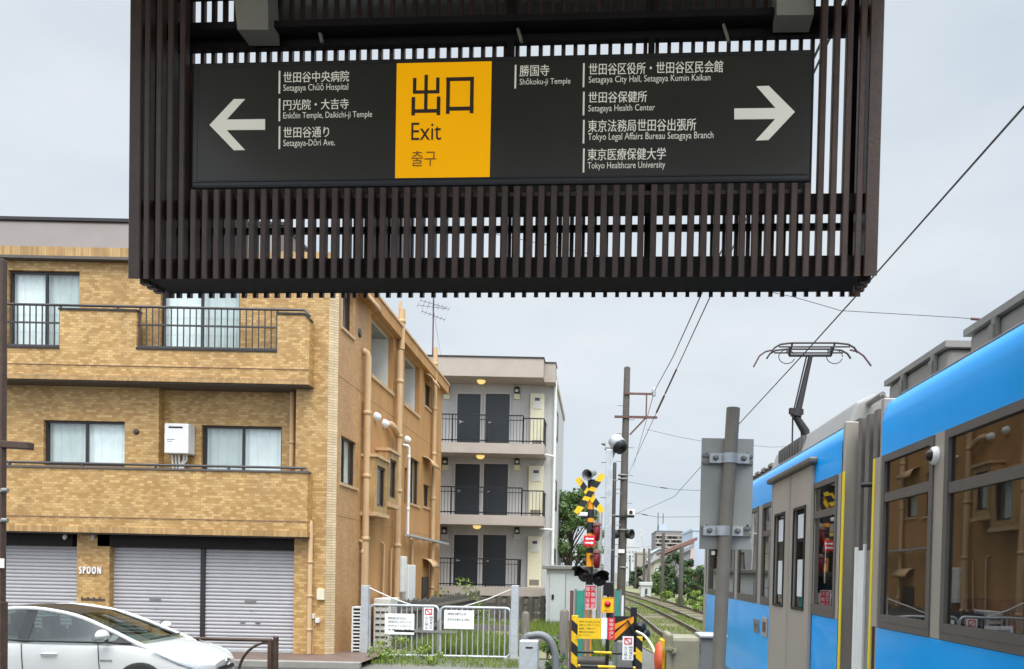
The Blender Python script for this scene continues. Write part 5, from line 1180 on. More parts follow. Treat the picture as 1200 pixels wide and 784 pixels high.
# ================================================================== LEVEL CROSSING
YX = 15.5
def px_x(px, py, Y): return P(px, py, Y).x
xo = P(691.5, 640, YX).x; zt = P(691, 566, YX).z
t = thing('crossing_signal', 'orange and black level crossing signal with crossbuck, bell horn and warning lamps', 'crossing signal', (xo, YX, 0))
mb = MB(); mb.tube([(xo, YX, 0), (xo, YX, zt)], .07, 14); mb.build('mast', M['orange'], t)
mb = MB()
for y0, y1 in ((562, 572), (597, 607), (612, 625), (642, 648), (664, 690)): mb.tube([(xo, YX, P(691, y1, YX).z), (xo, YX, P(691, y0, YX).z)], .074, 14)
mb.build('mast_bands', M['black'], t)
cc = P(691, 580, YX); 
for p, q in (((676.5, 561), (706, 600)), ((706.5, 556.5), (675.5, 602))):
    a, b = P(*p, YX), P(*q, YX); d = (b - a).normalized(); L_ = (b - a).length; up = Vector((d.z, 0, -d.x)) * .06
    o = -.085 if p[0] < 690 else -.10
    arm = MB(); oy = Vector((0, o, 0)); arm.prism([a + oy - up * 1.0, b + oy - up, b + oy + up, a + oy + up], (0, .012, 0)); ao = arm.build('crossbuck_arm', M['yellow'], t)
    mb = MB()
    for f0, f1 in ((.18, .33), (.43, .57), (.67, .82)):
        if p[0] < 690 and f0 == .43: continue
        s = d * .02; mb.prism([a + d * L_ * f0 + oy - up - s + Vector((0, -.003, 0)), a + d * L_ * f1 + oy - up - s + Vector((0, -.003, 0)), a + d * L_ * f1 + oy + up + s + Vector((0, -.003, 0)), a + d * L_ * f0 + oy + up + s + Vector((0, -.003, 0))], (0, .002, 0))
    mb.build('black_band', M['black'], ao)
def horn(tt, p, dirv, r, L_, name='horn', m='galv'):
    mb = MB(); dv = Vector(dirv).normalized(); mb.lathe(Vector(p) - dv * L_, dv, [(0, r * .55), (L_ * .35, r * .6), (L_ * .5, r * .7), (L_ * .85, r * .95), (L_, r), (L_ * .98, r * .9), (L_ * .55, r * .3)], 20); h = mb.build(name, M[m], tt)
    MB().lathe(Vector(p) - dv * L_ * .5, dv, [(0, r * .32), (L_ * .3, r * .25), (L_ * .38, .01)], 12).build('horn_core', M['black_metal'], h); return h
horn(t, P(688, 556.5, YX - .2), (-.5, -1, -.3), .115, .3, m='galv_dark')
p = P(683, 603, YX); mb = MB(); mb.box(p.x - .11, p.x + .1, YX - .1, YX, p.z - .04, p.z + .04); mb.build('small_lamp', M['signwhite'], t, bevel=.02)
p = P(690, 606.5, YX); mb = MB(); mb.box(p.x - .16, p.x + .18, YX - .02, YX + .02, p.z - .02, p.z + .02); mb.build('cross_bar', M['black_metal'], t)
for py in (624, 656):
    p = P(699.5, py, YX - .1); mb = MB(); mb.lathe((p.x, YX - .1, p.z - .17), (0, 0, 1), [(0, .03), (.03, .06), (.26, .075), (.3, .05)], 14); l = mb.build('side_lamp', M['red_lamp'], t); MB().lathe((p.x, YX - .1, p.z + .131), (0, 0, 1), [(0, .085), (.05, .08), (.08, .03)], 14).build('lamp_cap', M['rust'], l)
    mb = MB(); mb.box(xo, p.x, YX - .12, YX - .06, p.z + .05, p.z + .09); mb.build('lamp_bracket', M['black_metal'], t)
q = rect(684, 627.5, 697.5, 640, YX - .12); s = MB().box(q[0], q[1], YX - .17, YX - .10, q[2], q[3]).build('direction_indicator', M['red'], t, bevel=.008)
mb = MB(); w_, h_ = q[1] - q[0], q[3] - q[2]
for k, sg in ((.68, 1), (.30, -1)):
    zc_ = q[2] + h_ * k; x0, x1 = q[0] + w_ * .12, q[1] - w_ * .12; hd_ = w_ * .2
    if sg < 0: x0, x1 = x1, x0; hd_ = -hd_
    mb.prism([(x0, YX - .173, zc_), (x0 + hd_, YX - .173, zc_ + h_ * .16), (x0 + hd_, YX - .173, zc_ + h_ * .07), (x1, YX - .173, zc_ + h_ * .07), (x1, YX - .173, zc_ - h_ * .07), (x0 + hd_, YX - .173, zc_ - h_ * .07), (x0 + hd_, YX - .173, zc_ - h_ * .16)], (0, .002, 0))
mb.build('indicator_arrows', M['signwhite'], s)
for (px, py, dx_) in ((685.5, 673, -.6), (702, 678, .25)):
    p = P(px, py, YX - .1); d = Vector((dx_, -1, 0)).normalized(); mb = MB(); n = 14
    mb.lathe(p, d, [(-.03, .10), (0, .15), (.02, .155), (.025, .11)], 20); lp = mb.build('warning_lamp', M['black_metal'], t)
    rows = []
    for k in range(13): a = -.25 + (math.pi + .5) * k / 12; e1 = d.cross(Vector((0, 0, 1))).normalized(); off = e1 * math.cos(a) * .15 + Vector((0, 0, math.sin(a) * .15)); rows.append([tuple(p + off), tuple(p + off * 1.12 + d * (.30 if 2 < k < 10 else .14))])
    MB().grid(rows).build('lamp_hood', M['black'], lp, solid=.006); MB().lathe(p + d * .026, d, [(0, .10), (.02, .08), (.035, .01)], 16).build('lens', M['dim_lens'], lp)
q = rect(685, 686, 698.5, 713.5, YX - .12); s = MB().box(q[0], q[1], YX - .16, YX - .145, q[2], q[3]).build('red_sign', M['red'], t); mb = MB(); w_, h_ = q[1] - q[0], q[3] - q[2]
for i, l in enumerate(('踏切注意', '列車接近')):
    for j, ch in enumerate(l): text(mb, ch, (q[0] + w_ * (.08 + .47 * i), YX - .163, q[3] - h_ * (.24 * (j + 1))), (w_ * .37, 0, 0), (0, 0, h_ * .19))
mb.build('sign_text', M['signwhite'], s); mb = MB(); ring(mb, lambda u, d, z: (u, YX + d, z), q[0] - .008, q[1] + .008, q[2] - .008, q[3] + .008, .014, -.165, -.15); mb.build('sign_border', M['signwhite'], s)
# barrier cage of yellow and black bars
YC_ = 12.2
Myb = stripe_mat('hazard_stripes', (.80, .50, .01), (.015, .015, .015), .34, 2, .9); Mybx = stripe_mat('hazard_stripes_rail', (.80, .50, .01), (.02, .02, .02), .56, 0, .3)
q = rect(669, 721, 753, 800, YC_); t = thing('hazard_barrier', 'yellow and black striped steel barrier frame around the crossing machinery', 'barrier', ((q[0] + q[1]) / 2, YC_, 0))
for px0, px1, py in ((669.5, 677, 721), (745, 752.5, 746)): a = rect(px0, py, px1, 790, YC_); MB().box(a[0], a[1], YC_ - .035, YC_ + .035, 0, a[3]).build('barrier_post', Myb, t, bevel=.006)
for py in (765, 781.5): z = P(710, py, YC_).z; a = rect(677, py - 2, 746, py + 2, YC_); MB().tube([(a[0], YC_, z + .008), (a[1], YC_, z - .008)], .023, 10).build('barrier_rail', Mybx, t)
q = rect(677, 724.5, 705, 748.5, YC_ - .05); s = MB().box(q[0], q[1], YC_ - .075, YC_ - .055, q[2], q[3]).build('warning_board', M['yellow'], t); mb = MB(); w_, h_ = q[1] - q[0], q[3] - q[2]
for i, l in enumerate(('踏切内で立ち往生したときは', '非常ボタンを押してください', '自動車・二輪車の方へ', '横断は左右を確認して', '渡ってください')):
    hh = h_ * (.11 if i < 2 else .10); text(mb, l, (q[0] + w_ * .06, YC_ - .078, q[3] - h_ * (.22 + .165 * i)), (w_ * (.86, .86, .7, .74, .5)[i], 0, 0), (0, 0, hh))
mb.build('board_text', M['black_ink'], s)
q = rect(704.5, 724, 711.5, 748.5, YC_ - .06); MB().box(q[0], q[1], YC_ - .09, YC_ - .07, q[2], q[3]).build('blank_plate', M['signwhite'], t)
q = rect(712, 724, 720.5, 749.5, YC_ - .06); s = MB().box(q[0], q[1], YC_ - .09, YC_ - .07, q[2], q[3]).build('button_sign', M['red'], t); mb = MB(); w_, h_ = q[1] - q[0], q[3] - q[2]
for j, ch in enumerate('非常ボタン'): text(mb, ch, (q[0] + w_ * .2, YC_ - .093, q[3] - h_ * (.19 * (j + 1))), (w_ * .6, 0, 0), (0, 0, h_ * .145))
mb.build('sign_text', M['signwhite'], s)
q = rect(729.5, 746, 742.5, 774, YC_ - .1); s = MB().box(q[0], q[1], YC_ - .06, YC_ - .042, q[2], q[3]).build('no_entry_sign', M['signwhite'], t); w_, h_ = q[1] - q[0], q[3] - q[2]
m2 = MB(); fz = lambda u, d, z: (u, YC_ + d, z); ring(m2, fz, q[0] + w_ * .16, q[1] - w_ * .16, q[2] + h_ * .66, q[3] - h_ * .06, w_ * .09, -.064, -.0605)
m2.prism([(q[0] + w_ * .18, YC_ - .0645, q[3] - h_ * .08), (q[0] + w_ * .3, YC_ - .0645, q[3] - h_ * .08), (q[1] - w_ * .18, YC_ - .0645, q[2] + h_ * .68), (q[1] - w_ * .3, YC_ - .0645, q[2] + h_ * .68)], (0, .003, 0)); m2.build('no_entry_mark', M['red'], s)
mb = MB()
for i, l in enumerate(('立入禁止', '関係者以外')):
    for j, ch in enumerate(l): hh = h_ * .56 / len(l); text(mb, ch, (q[0] + w_ * (.14 + .46 * i), YC_ - .063, q[2] + h_ * .6 - (j + 1) * hh), (w_ * .32, 0, 0), (0, 0, hh * .8))
mb.build('sign_text', M['black_ink'], s)
# emergency button plate on its own pole
YBt = 12.8; p = P(712, 708, YBt); t = thing('emergency_button', 'yellow plate with a red push button on a pole above the barrier', 'button', (p.x, YBt, 0))
MB().tube([(p.x + .01, YBt, 0), (p.x + .01, YBt, p.z + .05)], .03, 10).build('pole', M['black_metal'], t)
q = rect(704.5, 700, 719.5, 718, YBt - .05); s = MB().box(q[0], q[1], YBt - .07, YBt - .04, q[2], q[3]).build('plate', M['yellow'], t); w_ = q[1] - q[0]
MB().lathe(((q[0] + q[1]) / 2, YBt - .07, (q[2] + q[3]) / 2 + .02), (0, -1, 0), [(0, .055), (.015, .052), (.02, .03), (.04, .028), (.042, .01)], 18).build('push_button', M['red'], s)
mb = MB(); ring(mb, lambda u, d, z: (u, YBt + d, z), q[0], q[1], q[2], q[3], .012, -.075, -.0705); mb.build('plate_border', M['orange'], s)
mb = MB(); text(mb, '非常ボタン', (q[0] + w_ * .2, YBt - .073, q[2] + .018), (w_ * .6, 0, 0), (0, 0, .024)); mb.build('plate_text', M['black_ink'], s)
# crossing gate machine with chevron plate, arm and mechanism
YM = 13.2; q = rect(719, 722, 745, 752, YM); t = thing('crossing_gate', 'crossing gate machine with black and yellow chevron plate and raised yellow white arm', 'crossing gate', ((q[0] + q[1]) / 2, YM, 0))
MB().box(q[0], q[1] - .04, YM - .05, YM + .02, q[2], q[3]).build('chevron_plate', M['black'], t)
mb = MB(); w_, h_ = q[1] - .04 - q[0], q[3] - q[2]
for a0 in (-.55, .12): mb.prism([(q[0] + w_ * max(0, -.0), YM - .053, q[2] + h_ * max(.0, .02 + a0 * .6 + .33)) , (q[1] - .04, YM - .053, q[2] + h_ * min(1, .78 + a0 * .6 + .33)), (q[1] - .04, YM - .053, q[2] + h_ * min(1, 1.02 + a0 * .6 + .33)), (q[0], YM - .053, q[2] + h_ * (.28 + a0 * .6 + .33))], (0, .002, 0))
mb.build('chevron', M['orange'], t)
mb = MB(); a = rect(722, 752, 741, 790, YM); mb.box(a[0], a[1], YM - .1, YM + .4, 0, a[3] + .03); mb.build('gate_machine', M['galv_dark'], t, bevel=.03)
mb = MB(); 
for px, py, r in ((748, 737, .10), (753, 745, .09), (746, 748, .11)): p = P(px, py, YM + .1); mb.lathe((p.x, YM, p.z), (.3, 1, .2), [(0, r * .7), (.05, r), (.2, r), (.25, r * .6)], 12)
a, b = P(735, 727, YM - .1), P(752, 752, YM - .1); mb.bar(a, b, .05, .03); p = P(743, 712, YM); mb.box(p.x - .055, p.x + .055, YM + .05, YM + .12, .2, p.z); mb.build('gate_mechanism', M['black_metal'], t)
mb = MB(); mb.tube(smooth_path([P(746, 740, YM - .2), P(755, 745, YM - .4), P(764, 757, YM - .9), P(771, 776, YM - 1.4), P(774, 800, YM - 1.7)], 4), .022, 8); mb.build('gate_arm', M['cream_box'], t)
# green mesh panels
for x0, y0, x1, y1, Y, lab in ((674, 692, 684.5, 748, 14.2, 'green mesh screen on the left behind the yellow warning board'), (720.5, 692, 727, 740, 15.0, 'narrow green mesh screen standing right of the emergency button')):
    q = rect(x0, y0, x1, y1, Y); t = thing('mesh_screen', lab, 'screen', ((q[0] + q[1]) / 2, Y, 0), 0, 'green mesh screens'); MB().box(q[0], q[1], Y, Y + .01, .1, q[3]).build('mesh_panel', M['teal'], t)
    mb = MB(); mb.tube([(q[0], Y, 0), (q[0], Y, q[3] + .03)], .02, 8); mb.tube([(q[1], Y, 0), (q[1], Y, q[3] + .03)], .02, 8); mb.build('screen_posts', M['galv_dark'], t)
q = rect(667.5, 692, 671.5, 772, 14.0); x = (q[0] + q[1]) / 2; tag(MB().tube([(x, 14, 0), (x, 14, q[3])], .033, 10).build('orange_pole', M['rust']), 'thin orange brown pole left of the green mesh screen', 'pole')
q = rect(674, 772, 712, 790, 12.9); tag(MB().box(q[0], q[1], 12.8, 13.3, 0, q[3]).build('stone_block', M['concrete_pole'], bevel=.04), 'dark concrete base block inside the hazard barrier', 'block')
q = rect(687, 715, 691, 775, 13.0); x = (q[0] + q[1]) / 2; tag(MB().tube([(x, 13.05, q[2] - .1), (x, 13.05, q[3])], .03, 8).build('steel_stake', M['galv_dark']), 'plain grey steel stake standing behind the warning board', 'stake')
q = rect(727.5, 698, 730.5, 728, 16); x = (q[0] + q[1]) / 2; tag(MB().box(x - .03, x + .03, 15.97, 16.03, 0, q[3]).build('white_stake', M['signwhite']), 'slim white marker stake beside the near rail', 'stake')
q = rect(707, 682, 719, 698, 16.5); x = (q[0] + q[1]) / 2; t = thing('signal_relay_box', 'small dark relay box on a stand behind the emergency button', 'box', (x, 16.5, 0)); MB().box(q[0], q[1], 16.4, 16.6, q[2], q[3]).build('box_body', M['black_metal'], t, bevel=.015); MB().tube([(x, 16.5, 0), (x, 16.5, q[2])], .03, 8).build('stand', M['black_metal'], t)
# square steel mast with lamp
YP2 = 18.5; x = P(712.5, 620, YP2).x; zt = P(712, 527, YP2).z; t = thing('lamp_mast', 'square pale grey steel mast with step bolts and a floodlight on top', 'mast', (x, YP2, 0))
MB().box(x - .085, x + .085, YP2 - .085, YP2 + .085, 0, zt).build('mast', M['galv'], t, bevel=.012)
mb = MB(); z = .8; k = 0
while z < zt - .1: s = -1 if k % 2 else 1; mb.tube([(x + s * .08, YP2, z), (x + s * .2, YP2, z)], .012, 5); z += .42; k += 1
mb.build('step_bolts', M['galv_dark'], t)
mb = MB(); mb.box(x - .12, x + .13, YP2 - .07, YP2 + .07, zt, zt + .05); mb.prism([(x - .02, YP2 - .04, zt - .25), (x + .16, YP2 - .04, zt + .2), (x + .22, YP2 - .04, zt + .12), (x + .05, YP2 - .04, zt - .3)], (0, .08, 0)); mb.lathe((x - .1, YP2, zt + .13), (-1, 0, .2), [(0, .05), (.1, .03)], 8); mb.build('lamp_bracket', M['galv_dark'], t)
p = P(723, 519, YP2); mb = MB(); d = Vector((.55, -.55, -.75)).normalized(); c = p - d * .18; mb.lathe(c, d, [(0, .08), (.06, .17), (.16, .18), (.3, .19), (.3, .165)], 20); fl = mb.build('floodlight', M['galv'], t)
mb = MB(); mb.lathe(c, d, [(.305, .185), (.42, .16), (.44, .1), (.3, .05)], 16); mb.build('lamp_visor', M['black_metal'], fl)
# utility poles
YU = 25.0
def pole(name, lab, px, ytop, Y, r0, r1, m='concrete_pole', group=None, lean=0, steps=True):
    a = P(px, ytop, Y); z0 = 0; t = thing(name, lab, 'pole', (a.x - lean, Y, 0), 0, group)
    MB().lathe((a.x - lean, Y, 0), (lean / max(a.z, .1), 0, 1), [(0, r0), (a.z, r1), (a.z + .03, r1 * .6), (a.z + .04, .01)], 14).build('shaft', M[m], t)
    if steps:
        mb = MB(); z = 2.4; k = 0
        while z < a.z - .8:
            s = -1 if k % 2 else 1; xx = a.x - lean + lean * z / a.z; mb.tube([(xx + s * r1, Y, z), (xx + s * (r0 + .14), Y, z)], .012, 5); z += .45; k += 1
        mb.build('step_bolts', M['galv_dark'], t)
    return t, a
t, a = pole('utility_pole', 'tall brown utility pole with rust red bracket arms carrying the tram wires', 735, 431, YU, .15, .10, lean=.05)
mb = MB(); p, q = P(735, 462, YU), P(768, 462.5, YU); mb.bar((p.x - .1, YU - .1, p.z), (q.x, YU - .1, p.z), .06, .06); p, q = P(720, 489, YU), P(770, 489, YU); mb.bar((p.x, YU - .1, p.z), (q.x, YU - .1, p.z), .07, .07)
a_, b_ = P(757.5, 463, YU), P(757.5, 489, YU); mb.bar((a_.x, YU - .1, a_.z), (a_.x, YU - .1, b_.z), .045, .045, (0, 1, 0)); a_, b_ = P(738, 510, YU), P(757, 490, YU); mb.bar((a_.x, YU - .1, a_.z), (b_.x, YU - .1, b_.z), .05, .05); mb.build('bracket_arm', M['rust'], t)
p = P(766, 460, YU); MB().lathe((p.x, YU - .1, p.z - .14), (0, 0, 1), [(0, .05), (.04, .08), (.08, .04), (.13, .08), (.17, .05), (.22, .07), (.27, .03)], 10).build('insulator', M['galv'], t)
mb = MB(); p, q = P(721, 605.5, YU), P(743, 605.5, YU); mb.bar((p.x, YU - .16, p.z), (q.x, YU - .16, p.z), .06, .06); mb.build('camera_bar', M['black_metal'], t)
p = P(739.5, 601.5, YU); MB().box(p.x - .13, p.x + .11, YU - .4, YU - .1, p.z - .09, p.z + .1).build('camera_box', M['signwhite'], t, bevel=.02); MB().lathe((p.x - .02, YU - .4, p.z), (0, -1, 0), [(0, .06), (.04, .055), (.02, .03)], 12).build('camera_lens', M['black'], t)
for px, s in ((723, -1), (735, 1)):
    p = P(px, 626, YU); d = Vector((s * .8, -.6, 0)).normalized(); mb = MB(); mb.lathe(p - d * .05, d, [(0, .09), (.05, .14), (.24, .165), (.24, .14), (.08, .09)], 16); mb.build('warning_lamp', M['black'], t)
for py, m_ in ((646, 'signwhite'),): p = P(728, py, YU); MB().box(p.x - .1, p.x + .1, YU - .17, YU - .15, p.z - .06, p.z + .06).build('number_plate', M[m_], t)
mb = MB()
for py in (558, 562.5, 622, 666): p = P(730, py, YU); mb.lathe((p.x, YU, p.z), (0, 0, 1), [(0, .15), (.005, .165), (.05, .165), (.055, .15)], 14)
mb.build('pole_bands', M['galv_dark'], t)
pole('slim_pole', 'slim dark pole standing between the grey mast and the brown utility pole', 720.5, 543, 22, .06, .05, 'dark_metal')
pole('short_pole', 'short dark pole close behind the crossing signal', 703.5, 600, 20.5, .07, .06, 'galv_dark', steps=False)

# ================================================================== PLATFORM SIGN SEEN FROM BEHIND, MACHINE BOXES
YS_ = 4.3; x = P(848, 640, YS_).x; q = rect(820.5, 514, 881.5, 644, YS_ + .06); zt = P(851, 478, YS_).z
t = thing('platform_sign', 'grey rectangular sign seen from behind, clamped to a brown tube post', 'sign', (x, YS_, 0))
MB().tube([(x - .045, YS_, 0), (x - .0, YS_, 1.95), (x + .035, YS_, zt)], .038, 20).build('post', M['post_brown'], t)
MB().box(q[0], q[1], YS_ + .05, YS_ + .054, q[2], q[3]).build('sign_plate', M['plate'], t, bevel=.003)
for py in (537, 622):
    p = P(851, py, YS_); mb = MB(); mb.box(q[0] + .006, q[1] - .006, YS_ + .028, YS_ + .049, p.z - .028, p.z - .012); mb.box(q[0] + .006, q[1] - .006, YS_ + .028, YS_ + .049, p.z + .012, p.z + .026); mb.build('sign_channel', M['galv_dark'], t)
    xc = x + .02 if py < 600 else x - .005
    mb = MB(); mb.box(xc - .11, xc - .043, YS_ - .012, YS_ + .027, p.z - .028, p.z + .026); mb.box(xc + .043, xc + .11, YS_ - .012, YS_ + .027, p.z - .028, p.z + .026)
    rows = [[(xc + .046 * math.cos(k), YS_ - .046 * math.sin(k), z) for k in [math.pi * j / 12 for j in range(13)]] for z in (p.z - .028, p.z + .026)]; mb.grid(rows); mb.build('clamp', M['galv'], t)
    mb = MB()
    for s in (-.078, .078): mb.lathe((xc + s, YS_ - .012, p.z), (0, -1, 0), [(0, .017), (.012, .017), (.014, .009), (.024, .009)], 6)
    mb.build('bolt', M['galv_dark'], t)
mb = MB()
for px, py in ((828, 532), (876, 532), (828, 616), (876, 616)): p = P(px, py, YS_ + .05); mb.lathe((p.x, YS_ + .05, p.z), (0, -1, 0), [(0, .007), (.004, .006)], 8)
mb.build('rivet', M['dark_metal'], t)
YMB = 6.4; q = rect(778, 746, 820, 800, YMB)
t = thing('crossing_machine_box', 'beige cast metal machine box with a rounded lid and orange red disc by the track', 'machine', ((q[0] + q[1]) / 2, YMB, 0))
MB().box(q[0] + .035, q[1], YMB - .02, YMB + .3, .35, q[3]).build('case', M['machine'], t, bevel=.035); MB().box(q[0] + .012, q[0] + .07, YMB - .035, YMB + .315, .33, q[3] + .025).build('lid_flange', M['machine'], t, bevel=.02)
MB().box(q[0] - .018, q[0] + .010, YMB - .0, YMB + .28, .35, q[3] - .04).build('yellow_backing', M['yellow'], t)
zc_ = P(775, 774, YMB).z; MB().lathe((q[0] - .018, YMB + .1, zc_), (-1, 0, 0), [(0, .15), (.02, .148), (.045, .12), (.055, .04), (.055, .0)], 28).build('disc', M['orange_red'], t)
mb = MB(); p = P(786, 763, YMB - .03); mb.bar((p.x - .06, YMB - .045, p.z + .025), (p.x + .02, YMB - .045, p.z + .015), .03, .022); mb.box(p.x + .01, p.x + .05, YMB - .06, YMB - .02, p.z - .02, p.z + .02); mb.lathe((p.x + .03, YMB - .06, p.z - .0), (0, -1, 0), [(0, .014), (.02, .012)], 8); mb.build('latch', M['machine'], t)
MB().box(q[0] + .02, q[1] + .03, YMB - .05, YMB + .32, 0, .345).build('pedestal', M['cream_box'], t, bevel=.02)
q = rect(821, 748, 842, 800, 7.2); t = thing('grey_cabinet', 'dark grey steel cabinet with a light lid between the machine box and the tram', 'cabinet', ((q[0] + q[1]) / 2, 7.2, 0)); MB().box(q[0], q[1] + .06, 7.2, 7.5, 0, q[3]).build('cabinet_body', M['cabinet_grey'], t, bevel=.012); MB().box(q[0] - .02, q[1] + .08, 7.17, 7.52, q[3] + .002, q[3] + .035).build('cabinet_lid', M['galv'], t, bevel=.01)
mb = MB(); 
for py in (757, 764): p = P(821, py, 7.2); mb.lathe((q[0], 7.25, p.z), (-1, 0, 0), [(0, .018), (.02, .014)], 8)
mb.build('hinge', M['black'], t)

# ================================================================== OVERHEAD WIRES
def wire(lab, pts, r=.009, name='overhead_wire', cat='wire', group=None, m='wire', extra=()):
    o = MB().tube([tuple(p) for p in pts], r, 5).build(name, M[m]); tag(o, lab, cat, group)
    for a, b, rr_ in extra: mb = MB().tube([a, b], rr_, 6); mb.build('insulator', M['insul'], o)
    return o
a = P(1200, 125, XC / 500 * 900 * .9); ct = lambda px, py: PX(px, py, XC)
pts = [Vector((XC, -40, ct(1200, 125).z)), ct(1200, 125), ct(1005, 345), ct(950, 406), ct(865, 498), ct(790, 582)]; far = pts[-1]
wire('black contact wire over the tram touching the raised pantograph', pts + [Vector((cn(90), 90, far.z + .3))], .011)
XN = 2.4
p1, p2 = P(767, 458, YU - .1), P(834, 318, 12.0)
wire('upper feeder wire running from the bracket insulator up behind the sign', [p1, p1.lerp(p2, .5) - Vector((0, 0, .12)), p2, p2 + (p2 - p1) * 2.5], .011)
wire('lower end of the feeder wire running from the bracket insulator into the distance', [p1, P(742, 548, 60)], .012)
q1, q2, q3 = P(757, 510, 27), P(832, 348, 12.6), P(852, 300, 10)
e = [(q1.lerp(q2, .3), q1.lerp(q2, .46), .03), (q1.lerp(q2, .48), q1.lerp(q2, .66), .022)]
wire('catenary wire with red brown insulator rods running up behind the sign', [P(736, 556, 60), q1, q2, q2 + (q2 - q1) * 2.4], .010, extra=e)
for lab, pts in (('thin span wire with small insulators from the catenary to the grey sign', [P(757, 503, 27), P(795, 512, 27), P(825, 517.5, 27), P(905, 524, 27), P(1010, 520, 27)]),
                 ('thin span wire from the utility pole at lamp height to the right', [P(733, 564, YU), P(765, 570, YU), P(795, 574, YU), P(1010, 580, YU)]),
                 ('thin pale span wire from the camera bar to the right', [P(745, 601, YU), P(770, 606, YU), P(1010, 604, YU)]),
                 ('span wire above the tram roof running behind the slatted sign', [P(560, 270, 11), P(930, 348, 11), P(965, 358, 11), P(985, 364, 11), P(1120, 372, 11), P(1180, 377, 11), P(1420, 392, 11)])):
    n = len(pts); ex = [(pts[-3].lerp(pts[-2], .3), pts[-3].lerp(pts[-2], .55), .02)]
    wire(lab, pts, .007 if pts[0].y > 20 else .005, extra=ex, m='wire')

# ================================================================== TREES AND PLANTS
def leaves(mb, c, rx, ry, rz, n, s, rnd, hollow=.35):
    for _ in range(n):
        while True:
            d = Vector((rnd.uniform(-1, 1), rnd.uniform(-1, 1), rnd.uniform(-1, 1)))
            if hollow < d.length < 1: break
        p = Vector(c) + Vector((d.x * rx, d.y * ry, d.z * rz)); nrm = (d.normalized() + Vector((rnd.gauss(0, .7), rnd.gauss(0, .7), rnd.gauss(.3, .7)))).normalized(); u = nrm.orthogonal().normalized(); u.rotate(Matrix.Rotation(rnd.uniform(0, 6.3), 3, nrm)); v = nrm.cross(u); k = s * rnd.uniform(.6, 1.3)
        mb.add([p - u * k, p + v * k * .42, p + u * k, p - v * k * .42], [(0, 1, 2, 3)])
def tree(name, lab, x, y, h, r, n, s, m, seed, cat='tree', group=None, trunk=.14, base=.35, clumps=26):
    rnd = random.Random(seed); t = thing(name, lab, cat, (x, y, 0), 0, group); cr = MB(); tr = MB()
    tr.tube([(x, y, -.05), (x + rnd.uniform(-.1, .1) * r, y, h * .4), (x + rnd.uniform(-.15, .15) * r, y, h * .8)], [trunk, trunk * .7, trunk * .25], 8)
    for _ in range(clumps):
        a = rnd.uniform(0, 6.3); zz = rnd.uniform(base, .97); w_ = r * (math.sin(math.pi * min(1, (zz - base) / (1 - base) * .8 + .15)) ** .6) * rnd.uniform(.35, 1.0); c = (x + w_ * math.cos(a), y + w_ * math.sin(a), h * zz); q = r * rnd.uniform(.22, .42)
        tr.tube([(x, y, h * max(.15, zz - .25)), ((x + c[0]) / 2, (y + c[1]) / 2, h * (zz - .12)), c], [trunk * .35, trunk * .22, trunk * .08], 5, False)
        leaves(cr, c, q, q, q * .75, n // clumps, s, rnd)
    tr.build('trunk', M['bark'], t); cr.build('crown', M[m], t, fix=False); return t
c = P(669, 640, 38); tree('tree', 'bushy green tree rising between the grey apartment block and the crossing', c.x, 38, 5.9, 1.55, 9000, .10, 'leaf', 11, base=.2, clumps=40)
c = P(655, 640, 41); tree('tree', 'sparse taller tree with thin branches half hidden behind the grey block', c.x, 41, 6.6, 1.2, 1900, .10, 'leaf', 12, base=.3)
YT = 60
for px, w_, h_, Y, m_, seed, lab in ((790, 16, 47, 62, 'leaf_dark', 21, 'dark green tree right of the tracks between two poles'), (806, 14, 38, 55, 'leaf_dark', 22, 'dark round tree behind the nearer trackside pole'), (816, 14, 34, 50, 'leaf', 23, 'mid green tree close to the end of the tram'), (772, 9, 18, 75, 'leaf', 24, 'small green tree beside the pale house along the tracks'), (745, 9, 20, 95, 'leaf_dark', 25, 'dark tree far along the left of the tracks'), (826, 16, 30, 48, 'leaf_dark', 26, 'dark tree partly hidden behind the tram'), (782, 10, 30, 70, 'leaf', 27, 'slender tree before the pink house')):
    c = P(px, 695, Y); tree('tree', lab, c.x, Y, h_ / 900 * Y + .6, w_ / 900 * Y, 3600, .14 * Y / 55, m_, seed, base=.08, trunk=.1, clumps=22, group='trees along the tracks')
for px, w_, h_, Y, m_, seed, lab in ((781, 7, 12, 52, 'leaf_light', 31, 'light green bush left of the row of bushes by the far track'), (798, 7, 9, 46, 'leaf_light', 32, 'small pale bush at the foot of the trackside pole'), (815, 10, 20, 43, 'leaf_light', 33, 'large light green bush right of the trackside pole'), (823, 9, 12, 39, 'leaf_light', 34, 'yellow green weeds next to the end of the tram'), (768, 6, 14, 66, 'leaf', 35, 'green bush beside the white hut')):
    c = P(px, 700, Y); tree('bush', lab, c.x, Y, h_ / 900 * Y, w_ / 900 * Y, 1500, .10 * Y / 45, m_, seed, 'bush', 'bushes along the far track', .03, .1, 12)
c = P(642, 770, 12.0); tree('plant', 'small leafy shrub growing inside the grey hose hoop', c.x, 12.0, .95, .28, 900, .035, 'leaf', 41, 'plant', None, .02, .15, 14)
for px, py, Y, s, h_, lab in ((462, 768, 16.2, 42, .5, 'green weeds growing at the foot of the gate beside the left notice'), (445, 775, 15.8, 43, .3, 'low weeds by the left gate post'), (500, 775, 15.7, 44, .32, 'low weeds in front of the gate under the no entry sign'), (540, 704, 27, 45, 1.5, 'weeds sprouting by the end of the picket fence')):
    c = P(px, py, Y); tree('weeds', lab, c.x, Y, h_, h_ * 1.1, 500, .035 if Y < 20 else .07, 'leaf_light', s, 'weeds', 'weeds around the gate', .006, .02, 10)
